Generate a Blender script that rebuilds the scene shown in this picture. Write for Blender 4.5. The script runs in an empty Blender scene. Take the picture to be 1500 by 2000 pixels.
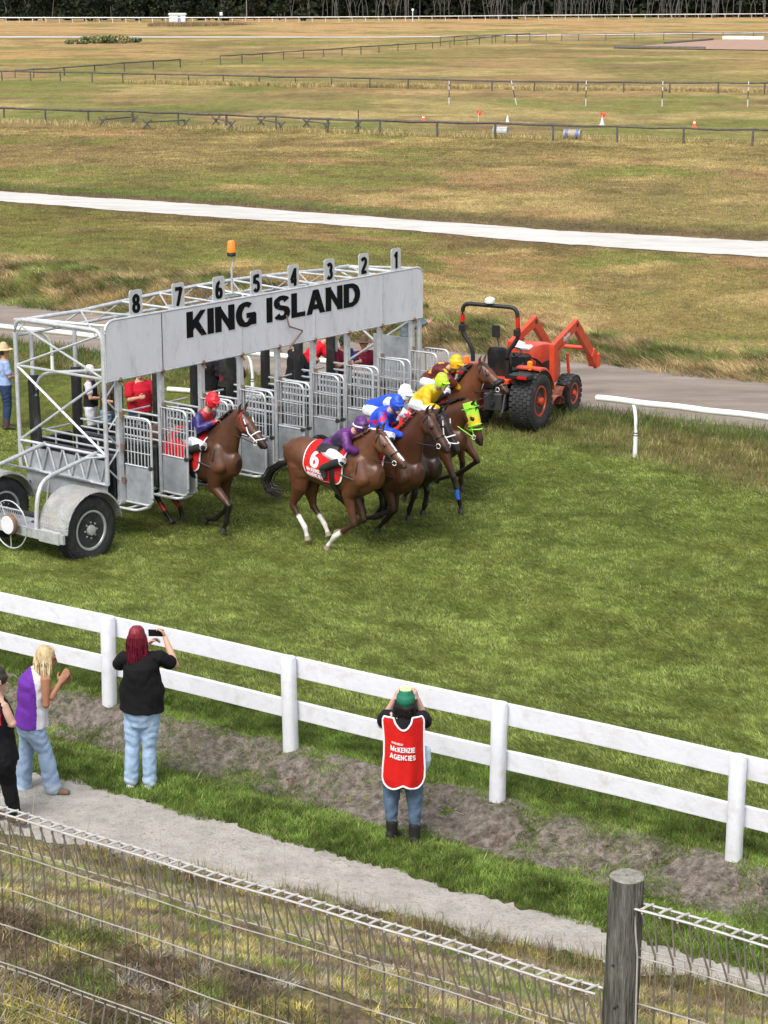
import bpy, math, random
import numpy as np
from mathutils import Vector
random.seed(7); rng = np.random.default_rng(7)
scene = bpy.context.scene
COL = scene.collection
# ---------------- camera, world, sun, exposure ----------------
F, YH, CAMH = 3900.0, -15.0, 8.0          # focal length in photo pixels (1500 wide), horizon row, eye height
TH = math.atan((1000 - YH) / F)
cd = bpy.data.cameras.new("camera"); cam = bpy.data.objects.new("camera", cd); COL.objects.link(cam)
cam.location = (0, 0, CAMH); cam.rotation_euler = (math.pi / 2 - TH, 0, 0)
cd.sensor_fit = 'HORIZONTAL'; cd.sensor_width = 36; cd.lens = 36 * F / 1500
cd.clip_start = 0.5; cd.clip_end = 5000
scene.camera = cam
scene.render.resolution_x, scene.render.resolution_y = 768, 1024
SUN_EL, SUN_AZ = math.radians(56), math.radians(205)     # azimuth clockwise from +Y
world = bpy.data.worlds.new("World"); scene.world = world; world.use_nodes = True
wn = world.node_tree; bg = wn.nodes['Background']
sky = wn.nodes.new('ShaderNodeTexSky'); sky.sky_type = 'NISHITA'; sky.sun_disc = False
sky.sun_elevation = SUN_EL; sky.sun_rotation = SUN_AZ; sky.dust_density = 4; sky.air_density = 1.0
hs = wn.nodes.new('ShaderNodeHueSaturation'); hs.inputs['Saturation'].default_value = 0.3
wn.links.new(sky.outputs[0], hs.inputs['Color']); wn.links.new(hs.outputs[0], bg.inputs[0])
bg.inputs[1].default_value = 0.165
sd = bpy.data.lights.new("sun", 'SUN'); sd.energy = 1.3; sd.angle = math.radians(24); sd.color = (1, .96, .9)
sun = bpy.data.objects.new("sun", sd); COL.objects.link(sun)
sun.rotation_euler = (math.pi / 2 - SUN_EL, 0, math.pi - SUN_AZ)
sun.location = (0, 0, 60)
scene.view_settings.view_transform = 'Standard'; scene.view_settings.look = 'None'
scene.view_settings.exposure = 0.6; scene.view_settings.gamma = 1

# ---------------- geometry of the place ----------------
RV = np.array([1, 0, 0.]); DV = np.array([0, -math.sin(TH), -math.cos(TH)]); FV = np.array([0, math.cos(TH), -math.sin(TH)])
EYE = np.array([0, 0, CAMH]); ZT = -0.65                 # level of the racing turf
def ray(px, py): return (px - 750) * RV + (py - 1000) * DV + F * FV
def at(px, py, z=ZT):
    v = ray(px, py); return EYE + v * (z - CAMH) / v[2]
def pj(p):
    q = np.asarray(p, float) - EYE; z = q @ FV
    return np.array([750 + F * (q @ RV) / z, 1000 + F * (q @ DV) / z])
def sst(a, b, x):
    t = np.clip((x - a) / (b - a), 0, 1); return t * t * (3 - 2 * t)
FA = np.array([-3.16, 21.70]); FB = np.array([3.30, 17.42])  # two points on the line of the white fence
FU = (FB - FA) / np.linalg.norm(FB - FA); FN = np.array([-FU[1], FU[0]])
def fuv(x, y):
    return (x - FA[0]) * FU[0] + (y - FA[1]) * FU[1], (x - FA[0]) * FN[0] + (y - FA[1]) * FN[1]
def vn(x, y, sc, seed=0):            # smooth value noise, 0..1
    x = np.asarray(x, float) / sc + 37.3 * seed; y = np.asarray(y, float) / sc + 11.7 * seed; i = np.floor(x); j = np.floor(y); fx = x - i; fy = y - j
    fx = fx * fx * (3 - 2 * fx); fy = fy * fy * (3 - 2 * fy)
    def h(a, b): q = np.sin(a * 127.1 + b * 311.7 + seed * 74.7) * 43758.5453; return q - np.floor(q)
    return (h(i, j) * (1 - fx) + h(i + 1, j) * fx) * (1 - fy) + (h(i, j + 1) * (1 - fx) + h(i + 1, j + 1) * fx) * fy
def wob(x, y, s=1.0, seed=0):
    a = seed * 1.7
    return (np.sin(x * 1.3 * s + a) * np.cos(y * 1.7 * s - a) + .5 * np.sin(x * 3.1 * s + 2 * a + y * 2.3 * s) + .3 * np.sin(x * 6.7 * s - y * 5.9 * s + a)) / 1.8
def PN(u): return np.clip(-3.05 + (np.asarray(u) - 2) * .135, -3.5, -2.0)   # v of the near edge of the path
def terr(x, y):
    x = np.asarray(x, float); y = np.asarray(y, float)
    u, v = fuv(x, y)
    e = .13 * wob(u, v * .2, .8, 1)
    z = 0.05 + (ZT - 0.05) * sst(.2, 8, v)
    z = z - (0.05 + .17) * sst(.0 + e, -.5 + e, v) + .12 * sst(-.7, -1.2, v)
    z = np.where((v < .1) & (v > -1.0), z + .05 * wob(u, v, 4, 3) * sst(.1, -.15, v) * sst(-1.0, -.6, v), z)
    b = np.maximum(0, PN(u) - .1 - v)
    z = z + .46 * b * sst(0, 1.6, b) * 1.0
    z = 3.25 - np.logaddexp(0, (3.25 - z) * 4) / 4 * 1.0 if False else np.where(b > 6.5, 3.05 + (z - 3.05) * .15, z)
    z = z + .03 * wob(x, y, .5, 2) * sst(0, 2, b)
    # far ditch and embankment left of the road
    d = y - np.interp(x, EMB[:, 0], EMB[:, 1])
    z = z + np.where((d > -6) & (d < 40), (.55 * sst(0, 3.2, d) - .55 * sst(6, 30, d)) * sst(6, -4, x) , 0)
    z = z + .05 * wob(x, y, .12, 5) * sst(45, 60, y) * sst(400, 200, y)
    return z
def wl(pts, z=ZT):
    a = np.array([at(x, y, z)[:2] for x, y in pts]); a = a[np.argsort(a[:, 0])]
    s0 = (a[1] - a[0]) / (a[1, 0] - a[0, 0]); s1 = (a[-1] - a[-2]) / (a[-1, 0] - a[-2, 0])
    return np.vstack([a[0] - s0 * 900, a, a[-1] + s1 * 900])
EMB = wl([(0, 590), (850, 685), (1180, 712), (1500, 750)])
def ground(px, py):
    z = ZT
    for _ in range(40):
        p = at(px, py, z); z = .5 * z + .5 * float(terr(p[0], p[1]))
    return at(px, py, z)
L_TURF = wl([(0, 700), (500, 770), (980, 850), (1240, 897), (1500, 965)])
L_RN = wl([(0, 665), (600, 745), (1190, 805), (1500, 843)])
L_SN = wl([(0, 397), (375, 425), (750, 450), (1100, 478), (1500, 503)])
L_SF = wl([(0, 375), (375, 397), (750, 427), (1100, 452), (1500, 470)])
L_F1 = wl([(8, 240), (640, 260), (1470, 282)]); L_F2 = wl([(4, 158), (648, 170), (1493, 180)])
L_TN = wl([(0, 74), (750, 74), (1500, 65)]); L_TF = wl([(0, 71.5), (750, 72.5), (1500, 63.5)])

# ---------------- materials ----------------
def lin(c): return tuple((v / 12.92 if v <= .04045 else ((v + .055) / 1.055) ** 2.4) for v in [x / 255 for x in c])
MATS = {}
def mat(name, col=(.5, .5, .5), rough=.6, metal=0, var=.15, scale=6, bump=0, bscale=40, attr=None, spec=.5, dirt=None, dirtamt=.5, dscale=3, coat=0, stretch=None, emit=None, sub=0):
    if name in MATS: return MATS[name]
    m = bpy.data.materials.new(name); m.use_nodes = True; nt = m.node_tree; N = nt.nodes; L = nt.links
    b = N['Principled BSDF']; b.inputs['Roughness'].default_value = rough; b.inputs['Metallic'].default_value = metal
    b.inputs['Specular IOR Level'].default_value = spec; b.inputs['Coat Weight'].default_value = coat
    tc = N.new('ShaderNodeTexCoord'); mp = N.new('ShaderNodeMapping'); L.new(tc.outputs['Object'], mp.inputs[0])
    if stretch: mp.inputs['Scale'].default_value = stretch
    nz = N.new('ShaderNodeTexNoise'); nz.inputs['Scale'].default_value = scale; nz.inputs['Detail'].default_value = 6; nz.inputs['Roughness'].default_value = .65
    L.new(mp.outputs[0], nz.inputs['Vector'])
    mr = N.new('ShaderNodeMapRange'); mr.inputs[1].default_value = .3; mr.inputs[2].default_value = .7
    mr.inputs[3].default_value = 1 - var; mr.inputs[4].default_value = 1 + var; L.new(nz.outputs[0], mr.inputs[0])
    mx = N.new('ShaderNodeMix'); mx.data_type = 'RGBA'; mx.blend_type = 'MULTIPLY'; mx.inputs[0].default_value = 1
    if attr:
        at_ = N.new('ShaderNodeAttribute'); at_.attribute_name = attr; L.new(at_.outputs[0], mx.inputs[6])
    else: mx.inputs[6].default_value = (*col, 1)
    L.new(mr.outputs[0], mx.inputs[7]); out = mx.outputs[2]
    if dirt:
        n2 = N.new('ShaderNodeTexNoise'); n2.inputs['Scale'].default_value = dscale; n2.inputs['Detail'].default_value = 8; n2.inputs['Roughness'].default_value = .7
        L.new(mp.outputs[0], n2.inputs['Vector'])
        r2 = N.new('ShaderNodeMapRange'); r2.inputs[1].default_value = .52; r2.inputs[2].default_value = .68; r2.inputs[3].default_value = 0; r2.inputs[4].default_value = dirtamt
        L.new(n2.outputs[0], r2.inputs[0]); m2 = N.new('ShaderNodeMix'); m2.data_type = 'RGBA'
        L.new(r2.outputs[0], m2.inputs[0]); L.new(out, m2.inputs[6]); m2.inputs[7].default_value = (*dirt, 1); out = m2.outputs[2]
    L.new(out, b.inputs['Base Color'])
    if bump:
        n3 = N.new('ShaderNodeTexNoise'); n3.inputs['Scale'].default_value = bscale; n3.inputs['Detail'].default_value = 5; L.new(mp.outputs[0], n3.inputs['Vector'])
        bp = N.new('ShaderNodeBump'); bp.inputs['Strength'].default_value = bump; bp.inputs['Distance'].default_value = .02
        L.new(n3.outputs[0], bp.inputs['Height']); L.new(bp.outputs[0], b.inputs['Normal'])
    if emit: b.inputs['Emission Color'].default_value = (*emit, 1); b.inputs['Emission Strength'].default_value = 1
    MATS[name] = m; return m
def M(n): return MATS[n]
mat('white_paint', (.7, .71, .76), .5, var=.06, scale=3, dirt=(.5, .48, .42), dirtamt=.5, dscale=5, bump=.25, bscale=18)
mat('white_plastic', (.8, .81, .8), .35, var=.04, dirt=(.5, .5, .42), dirtamt=.3)
mat('galvanised', (.56, .58, .6), .42, .4, var=.18, scale=9, dirt=(.3, .26, .22), dirtamt=.35, dscale=5)
mat('galvanised_sheet', (.4, .43, .46), .4, .4, var=.3, scale=3.5, dirt=(.5, .52, .54), dirtamt=.5, dscale=4)
mat('banner_paint', (.66, .67, .72), .45, .0, var=.07, scale=2, dirt=(.42, .42, .43), dirtamt=.5, dscale=7, stretch=(1, 1, .35))
mat('black_vinyl', (.018, .018, .02), .4, var=.3, dirt=(.09, .085, .08), dirtamt=.4)
mat('black_paint', (.012, .012, .013), .5, var=.2)
mat('letter_black', (.006, .006, .007), .8, var=.1, spec=.15)
mat('dark_steel', (.06, .06, .06), .5, .5, var=.3)
mat('rusty_steel', (.2, .13, .09), .7, .3, var=.3, dirt=(.3, .12, .05), dirtamt=.7)
mat('rubber', (.028, .028, .03), .8, var=.35, scale=10, bump=.3, bscale=30, dirt=(.1, .09, .08), dirtamt=.4, dscale=5)
mat('tractor_orange', (.62, .06, .02), .42, var=.16, dirt=(.3, .13, .08), dirtamt=.55, coat=.1, dscale=6)
mat('dusty_red_metal', (.3, .09, .05), .7, var=.3, dirt=(.28, .2, .15), dirtamt=.7)
mat('amber', (.9, .2, .02), .25, var=.05, emit=(.25, .04, .0))
mat('white_lens', (.8, .8, .78), .3)
mat('old_wood', (.14, .135, .115), .9, var=.65, scale=7, bump=1.5, bscale=14, stretch=(7, 7, .6), dirt=(.06, .07, .045), dirtamt=.8, dscale=4, spec=.2)
mat('grey_log', (.1, .09, .078), .9, var=.4, scale=3)
mat('cut_wood', (.22, .21, .18), .9, var=.45, scale=25, bump=.8, bscale=30)
mat('wire', (.17, .145, .12), .6, .2, var=.3, scale=14, dirt=(.22, .15, .1), dirtamt=.5, dscale=8)
mat('wire_top', (.5, .48, .45), .5, .3, var=.15, scale=14)
mat('sign_plate', (.64, .67, .69), .5, .3, var=.2, scale=14, dirt=(.2, .19, .18), dirtamt=.4, dscale=14)
mat('vc', attr='Col', rough=.75, var=.1, scale=14, bump=.15, bscale=60)
mat('cloth_vc', attr='Col', rough=.85, var=.14, scale=7, bump=.5, bscale=11, spec=.2)
mat('silk_vc', attr='Col', rough=.45, var=.12, scale=8, bump=.6, bscale=12, spec=.4)
mat('denim_vc', attr='Col', rough=.9, var=.22, scale=9, bump=.7, bscale=14, spec=.15)
mat('coat_vc', attr='Col', rough=.38, var=.28, scale=4, bump=.35, bscale=7, spec=.4)
mat('blade_vc', attr='Col', rough=.75, var=.05, spec=.12)
mat('hair_vc', attr='Col', rough=.5, var=.45, scale=22, bump=.8, bscale=30, stretch=(1, 1, .25))
mat('skin_vc', attr='Col', rough=.55, var=.07, scale=14, spec=.35)
mat('leather_black', (.015, .014, .014), .4, var=.3)
mat('hoof_dark', (.03, .026, .022), .6)
mat('hoof_pale', (.25, .2, .15), .6)
mat('red_cloth', (.56, .01, .008), .75, spec=.25, var=.12, scale=5, bump=.5, bscale=8)
mat('white_cloth', (.8, .8, .82), .8, var=.05)
mat('phone_black', (.01, .01, .012), .15)
mat('sand_white', (.5, .485, .46), .95, var=.14, scale=1.2, dirt=(.33, .3, .25), dirtamt=.55, dscale=1.3, bump=.6, bscale=6, stretch=(.4, 1, 1))
mat('path_sand', (.38, .355, .32), .95, var=.2, scale=3, dirt=(.22, .195, .16), dirtamt=.8, dscale=16, bump=1.6, bscale=40); mat('soil', (.185, .155, .13), .95, var=.7, scale=12, dirt=(.06, .048, .038), dirtamt=.8, dscale=7, bump=3, bscale=30)
mat('road_dirt', (.21, .17, .14), .95, var=.28, scale=1.2, dirt=(.34, .31, .28), dirtamt=.5, dscale=.8, bump=1, bscale=8, stretch=(.3, 1, 1))
mat('arena_sand', (.33, .21, .15), .95, var=.2, scale=.5)

# ---------------- object helpers ----------------
def props(o, label=None, cat=None, group=None, kind=None):
    if label: o['label'] = label
    if cat: o['category'] = cat
    if group: o['group'] = group
    if kind: o['kind'] = kind
    return o
def empty(name, loc, label, cat, group=None):
    o = bpy.data.objects.new(name, None); COL.objects.link(o); o.location = tuple(float(c) for c in loc); o.empty_display_size = .2
    return props(o, label, cat, group)
def wloc(o):
    v = np.zeros(3)
    while o is not None: v = v + np.array(o.location); o = o.parent
    return v
def rawobj(name, V, Fc, material, parent=None, origin=None, smooth=False, cols=None, mids=None, mats=None, label=None):
    V = np.asarray(V, float)
    if origin is None: origin = wloc(parent) if parent else (V.mean(0) * [1, 1, 0] + [0, 0, V[:, 2].min()])
    origin = np.asarray(origin, float)
    me = bpy.data.meshes.new(name)
    if isinstance(Fc, np.ndarray):
        n = len(Fc); k = Fc.shape[1]
        me.vertices.add(len(V)); me.vertices.foreach_set('co', (V - origin).ravel().astype(np.float32))
        me.loops.add(n * k); me.loops.foreach_set('vertex_index', Fc.ravel().astype(np.int32))
        me.polygons.add(n); me.polygons.foreach_set('loop_start', np.arange(0, n * k, k, dtype=np.int32))
        me.update(calc_edges=True)
    else:
        me.from_pydata([tuple(p) for p in (V - origin)], [], Fc); me.update()
    if cols is not None:
        a = me.color_attributes.new('Col', 'FLOAT_COLOR', 'POINT'); c = np.ones((len(V), 4), np.float32); c[:, :3] = cols; a.data.foreach_set('color', c.ravel())
    for mm in (mats or [material]): me.materials.append(M(mm) if isinstance(mm, str) else mm)
    if mids is not None: me.polygons.foreach_set('material_index', np.asarray(mids, np.int32))
    if smooth: me.polygons.foreach_set('use_smooth', np.ones(len(me.polygons), bool))
    o = bpy.data.objects.new(name, me); COL.objects.link(o)
    if parent: o.parent = parent; o.location = tuple(origin - wloc(parent))
    else: o.location = tuple(origin)
    if label: o['label'] = label
    return o
def unit(v): v = np.asarray(v, float); return v / (np.linalg.norm(v) + 1e-12)
class MB:
    def __init__(s): s.V = []; s.Fc = []; s.n = 0
    def add(s, V, Fs):
        V = np.asarray(V, float); s.V.append(V); s.Fc += [tuple(i + s.n for i in f) for f in Fs]; s.n += len(V); return s
    def ring(s, rings, closed=True, caps=True):
        k = len(rings[0]); n = len(rings); Fs = []
        for i in range(n - 1):
            for j in range(k if closed else k - 1):
                a = i * k + j; b = i * k + (j + 1) % k; Fs.append((a, b, b + k, a + k))
        if caps: Fs.append(tuple(range(k))[::-1]); Fs.append(tuple(range((n - 1) * k, n * k)))
        return s.add(np.vstack(rings), Fs)
    def tube(s, pts, r, n=8, ry=None, up=(0, 0, 1), closed=False):
        pts = [np.asarray(p, float) for p in pts]; m = len(pts); R = []
        rr = r if hasattr(r, '__len__') else [r] * m; rings = []
        for i, p in enumerate(pts):
            t = unit(pts[min(i + 1, m - 1)] - pts[max(i - 1, 0)]) if not closed else unit(pts[(i + 1) % m] - pts[i - 1])
            a = np.cross(t, up); a = unit(a) if np.linalg.norm(a) > .05 else unit(np.cross(t, (1, 0, .01)))
            b = np.cross(a, t); k = (ry / max(rr)) if ry else 1
            rings.append(np.array([p + rr[i] * (math.cos(q) * a + k * math.sin(q) * b) for q in np.arange(n) * 2 * math.pi / n + (math.pi / 4 if n == 4 else 0)]))
        if closed: rings.append(rings[0])
        return s.ring(rings, caps=not closed)
    def box(s, c, ax, ay, az, hx, hy, hz, bev=0):
        c = np.asarray(c, float); ax, ay, az = [np.asarray(q, float) for q in (ax, ay, az)]
        if bev <= 0:
            V = [c + i * hx * ax + j * hy * ay + k * hz * az for k in (-1, 1) for j, i in ((-1, -1), (-1, 1), (1, 1), (1, -1))]
            return s.add(V, [(3, 2, 1, 0), (4, 5, 6, 7), (0, 1, 5, 4), (1, 2, 6, 5), (2, 3, 7, 6), (3, 0, 4, 7)])
        rings = []
        for z, q in ((-hz, bev), (-hz + bev, 0), (hz - bev, 0), (hz, bev)):
            x, y = hx - q, hy - q; bb = bev * .6
            P = [(-x + bb, -y), (x - bb, -y), (x, -y + bb), (x, y - bb), (x - bb, y), (-x + bb, y), (-x, y - bb), (-x, -y + bb)]
            rings.append(np.array([c + i * ax + j * ay + z * az for i, j in P]))
        return s.ring(rings)
    def beam(s, p0, p1, w, h, up=(0, 0, 1), bev=0):
        p0 = np.asarray(p0, float); p1 = np.asarray(p1, float); t = unit(p1 - p0)
        a = np.cross(t, up); a = unit(a) if np.linalg.norm(a) > .02 else np.array([1, 0, 0.]); b = np.cross(a, t)
        return s.box((p0 + p1) / 2, t, a, b, np.linalg.norm(p1 - p0) / 2, w / 2, h / 2, bev)
    def lathe(s, c, ax, prof, n=32):   # prof: (offset along ax, radius)
        ax = unit(ax); a = np.cross(ax, (0, 0, 1)); a = unit(a) if np.linalg.norm(a) > .05 else np.array([1, 0, 0.]); b = np.cross(ax, a)
        c = np.asarray(c, float)
        return s.ring([np.array([c + o * ax + max(r, 1e-4) * (math.cos(q) * a + math.sin(q) * b) for q in np.arange(n) * 2 * math.pi / n]) for o, r in prof])
    def prism(s, outline, c, ax, ay, th):   # polygon in the (ax, ay) plane, centred thickness th
        ax = unit(ax); ay = unit(ay); nz = np.cross(ax, ay); c = np.asarray(c, float)
        return s.ring([np.array([c + x * ax + y * ay + k * th / 2 * nz for x, y in outline]) for k in (-1, 1)])
    def sphere(s, c, r, n=12, m=8, sc=(1, 1, 1)):
        c = np.asarray(c, float); rings = []
        for i in range(m + 1):
            p = math.pi * i / m - math.pi / 2; rr = max(math.cos(p), .001) * r
            rings.append(np.array([c + np.array([rr * math.cos(q) * sc[0], rr * math.sin(q) * sc[1], r * math.sin(p) * sc[2]]) for q in np.arange(n) * 2 * math.pi / n]))
        return s.ring(rings)
    def build(s, name, material, parent=None, label=None, cat=None, group=None, smooth=False, origin=None, kind=None):
        o = rawobj(name, np.vstack(s.V), s.Fc, material, parent, origin, smooth)
        if smooth:
            try: o.data.set_sharp_from_angle(angle=math.radians(45))
            except Exception: pass
        return props(o, label, cat, group, kind)
def arc(p0, pc, p1, n=5):   # quadratic bend
    p0, pc, p1 = [np.asarray(q, float) for q in (p0, pc, p1)]
    return [(1 - t) ** 2 * p0 + 2 * t * (1 - t) * pc + t * t * p1 for t in np.linspace(0, 1, n)]
def roundpath(pts, r, closed=False):
    pts = [np.asarray(p, float) for p in pts]; out = []
    m = len(pts)
    for i, p in enumerate(pts):
        if not closed and i in (0, m - 1): out.append(p); continue
        a = pts[i - 1]; b = pts[(i + 1) % m]; ra = min(r, np.linalg.norm(a - p) * .49); rb = min(r, np.linalg.norm(b - p) * .49)
        out += arc(p + unit(a - p) * ra, p, p + unit(b - p) * rb, 5)
    return out
def textmesh(txt, size=1.0, bold=0.0, extrude=.01, space=1.0):
    cu = bpy.data.curves.new('t', 'FONT'); cu.body = txt; cu.size = size; cu.offset = bold; cu.extrude = extrude; cu.align_x = 'CENTER'; cu.align_y = 'CENTER'
    cu.space_character = space; cu.resolution_u = 6; ob = bpy.data.objects.new('t', cu); COL.objects.link(ob)
    dg = bpy.context.evaluated_depsgraph_get(); me = ob.evaluated_get(dg).to_mesh()
    V = np.array([v.co[:] for v in me.vertices]); Fs = [tuple(p.vertices) for p in me.polygons]
    ob.evaluated_get(dg).to_mesh_clear(); bpy.data.objects.remove(ob); bpy.data.curves.remove(cu)
    mn = V.min(0); mx = V.max(0); V[:, 0] -= (mn[0] + mx[0]) / 2; V[:, 1] -= (mn[1] + mx[1]) / 2
    return V, Fs, (mx - mn)
def _arc(cx, cy, rx, ry, a0, a1, n=12): return [(cx + rx * math.cos(math.radians(a0 + (a1 - a0) * k / n)), cy + ry * math.sin(math.radians(a0 + (a1 - a0) * k / n))) for k in range(n + 1)]
GL = {'I': (.2, [[(.1, 0), (.1, 1)]]), 'K': (.72, [[(.1, 0), (.1, 1)], [(.1, .3), (.64, 1.06)], [(.28, .62), (.66, -.06)]]),
 'N': (.74, [[(.1, 0), (.1, 1)], [(.64, 0), (.64, 1)], [(.07, 1.06), (.67, -.06)]]), 'L': (.6, [[(.1, 0), (.1, 1)], [(.1, .09), (.6, .09)]]),
 'A': (.76, [[(.07, -.05), (.38, 1.05)], [(.69, -.05), (.38, 1.05)], [(.18, .29), (.58, .29)]]),
 'D': (.74, [[(.1, 0), (.1, 1)], [(.1, .91)] + _arc(.3, .5, .34, .41, 90, -90) + [(.1, .09)]]),
 'G': (.8, [_arc(.4, .5, .3, .41, 52, 325, 18), [(.7, .5), (.7, .06)], [(.42, .45), (.79, .45)]]),
 'C': (.76, [_arc(.4, .5, .3, .41, 50, 310, 18)]), 'c': (.56, [_arc(.3, .36, .2, .28, 50, 310, 14)]),
 'S': (.68, [_arc(.34, .71, .23, .2, 20, 250, 12) + _arc(.34, .29, .24, .2, 80, -160, 12)]),
 'E': (.62, [[(.1, 0), (.1, 1)], [(.1, .91), (.62, .91)], [(.1, .51), (.58, .51)], [(.1, .09), (.62, .09)]]),
 'Z': (.64, [[(.04, .91), (.6, .91)], [(.58, .97), (.06, .03)], [(.04, .09), (.62, .09)]]),
 'M': (.86, [[(.1, 0), (.1, 1)], [(.76, 0), (.76, 1)], [(.1, 1.05), (.43, -.02)], [(.76, 1.05), (.43, -.02)]]),
 'P': (.66, [[(.1, 0), (.1, 1)], [(.1, .91)] + _arc(.38, .7, .2, .21, 90, -90, 8) + [(.1, .49)]]), 'O': (.8, [_arc(.4, .5, .3, .41, 0, 360, 20)]),
 'R': (.7, [[(.1, 0), (.1, 1)], [(.1, .91)] + _arc(.38, .7, .2, .21, 90, -90, 8) + [(.1, .49)], [(.36, .5), (.62, -.05)]]),
 'B': (.68, [[(.1, 0), (.1, 1)], [(.1, .91)] + _arc(.36, .71, .18, .2, 90, -90, 8) + [(.1, .51)], [(.1, .51)] + _arc(.38, .3, .21, .21, 90, -90, 8) + [(.1, .09)]]),
 'Y': (.7, [[(.04, 1.03), (.35, .45)], [(.66, 1.03), (.35, .45)], [(.35, 0), (.35, .5)]]), ' ': (.28, []),
 'u': (.54, [[(.1, .7), (.1, .25)] + _arc(.26, .24, .16, .16, 180, 320, 6), [(.44, 0), (.44, .7)]]), 'r': (.4, [[(.1, 0), (.1, .7)], _arc(.3, .4, .2, .22, 170, 80, 5)]),
 'd': (.58, [_arc(.28, .35, .18, .27, 0, 360, 12), [(.47, 0), (.47, 1)]]), 'e': (.56, [_arc(.28, .35, .19, .27, 0, 310, 12), [(.1, .36), (.5, .36)]]),
 '1': (.45, [[(.28, 0), (.28, 1)], [(.02, .72), (.28, .92)]]), '2': (.62, [_arc(.31, .7, .22, .21, 160, -20, 10) + [(.12, .1)], [(.04, .09), (.6, .09)]]),
 '3': (.62, [_arc(.3, .7, .2, .2, 150, -90, 10), _arc(.3, .3, .22, .22, 90, -150, 10)]), '4': (.64, [[(.46, 0), (.46, 1)], [(.46, .98), (.06, .32)], [(.02, .28), (.62, .28)]]),
 '5': (.62, [[(.16, .91), (.58, .91)], [(.16, .95), (.12, .5)], _arc(.3, .33, .22, .25, 125, -150, 12)]), '6': (.62, [_arc(.31, .3, .21, .22, 0, 360, 16), _arc(.42, .42, .32, .49, 190, 95, 8)]),
 '7': (.6, [[(.02, .91), (.58, .91)], [(.54, .95), (.2, -.03)]]), '8': (.62, [_arc(.31, .71, .18, .19, 0, 360, 14), _arc(.31, .29, .21, .21, 0, 360, 14)])}
def put_text(name, txt, c, ax, ay, h, w, material, parent, bold=.2, th=.004, lift=.0004, warp=None):
    c = np.asarray(c, float); ax = unit(ax); ay = unit(ay); nz = np.cross(ax, ay); tot = sum(GL[k][0] for k in txt) + .11 * (len(txt) - 1); mb = MB(); x0 = 0; q = 0
    lows = any(k in txt for k in 'GISLAND') 
    for ch in txt:
        for st in GL[ch][1]:
            st = np.array(st, float); m = len(st); cl = m > 5 and np.linalg.norm(st[0] - st[-1]) < 1e-6; Lp = []
            for i in range(m):
                a = st[i - 1] if i else (st[-2] if cl else st[0]); b = st[i + 1] if i < m - 1 else (st[1] if cl else st[-1])
                t = (b - a) / (np.linalg.norm(b - a) + 1e-9); n = np.array([-t[1], t[0]]); s2 = bold / 2 * (1.12 if abs(t[1]) > .7 else .88)
                Lp.append((st[i] + n * s2, st[i] - n * s2))
            for side in (0,):
                f = lambda p, k: (c + ax * ((x0 + p[0]) / tot - .5) * w + ay * (min(max(p[1], 0), 1) - .5) * h + nz * (k * th / 2 + lift * q)) if warp is None else warp(((x0 + p[0]) / tot - .5) * w, (min(max(p[1], 0), 1) - .5) * h, k * th / 2 + lift * q)
                R = [np.array([f(l, -1), f(r, -1), f(r, 1), f(l, 1)]) for l, r in Lp]
                mb.ring(R)
            q += 1
        x0 += GL[ch][0] + .11
    return mb.build(name, material, parent)
def copytree(o, loc=None, rotz=None, parent=None, label=None):
    c = o.copy(); COL.objects.link(c)
    if parent: c.parent = parent
    if loc is not None: c.location = tuple(float(q) for q in loc)
    if rotz is not None: c.rotation_euler = (c.rotation_euler[0], c.rotation_euler[1], rotz)
    if label: c['label'] = label
    for ch in list(o.children): copytree(ch, parent=c)
    return c

# ---------------- ground ----------------
def axisgrid(lim, fine, span, n):
    t = np.linspace(-1, 1, n); k = np.arcsinh(lim / span * 1.0)
    return span * np.sinh(t * k)
gx = np.unique(np.concatenate([axisgrid(420, .07, 5, 420)]))
ys = [4.0]
while ys[-1] < 1600:
    y = ys[-1]; ys.append(y + (.09 if y < 24 else .09 + (y - 24) * .012))
gy = np.array(ys)
X, Y = np.meshgrid(gx, gy); Z = terr(X, Y)
def fl(L): return np.interp(X, L[:, 0], L[:, 1])
def zone(c, m, k): return c * (1 - m[..., None]) + np.array(k) * m[..., None]
u_, v_ = fuv(X, Y)
sc = np.maximum(1, Y / 30)
w1 = wob(X / sc, Y / sc, .9, 1); w2 = wob(X / sc * .35, Y / sc * .5, .9, 4); w3 = wob(X * .02 + 3, Y * .08, 1, 7)
C = np.zeros(X.shape + (3,)) + np.array((.085, .115, .026))                   # racing turf
C = zone(C, np.clip(.5 + .5 * w2, 0, 1) * .5, (.115, .135, .035))
C = zone(C, sst(-.3, .6, Y - fl(L_TURF) + .5 * w1), (.09, .1, .032))
C = zone(C, np.clip(.5 + .8 * w1, 0, 1) * sst(.2, 1.2, Y - fl(L_TURF)) * .7, (.15, .12, .055))
C = zone(C, sst(-1.8, -.2, Y - fl(L_RN) + .3 * w1), (.075, .095, .03))
C = zone(C, sst(-.5, .5, Y - fl(L_RN)), (.2, .17, .12))
C = zone(C, sst(-.5, 1.0, Y - fl(EMB) + .6 * w1), (.17, .135, .065))
C = zone(C, sst(3, 9, Y - fl(EMB) + 2 * w1), (.19, .165, .07))
C = zone(C, np.clip(.45 + .9 * w2, 0, 1) * sst(4, 10, Y - fl(EMB)) * .75, (.115, .125, .042))
C = zone(C, sst(-5, -.5, Y - fl(L_SN) + w1) * .8, (.12, .09, .055))
C = zone(C, sst(0, 2, Y - fl(L_SF)), (.1, .085, .05))
C = zone(C, sst(1.6, 2.6, Y - fl(L_SF) + .6 * w1) * sst(6, -4, X) * (.35 + .65 * vn(X, Y, 2.5, 61)), (.1, .15, .04))
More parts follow.
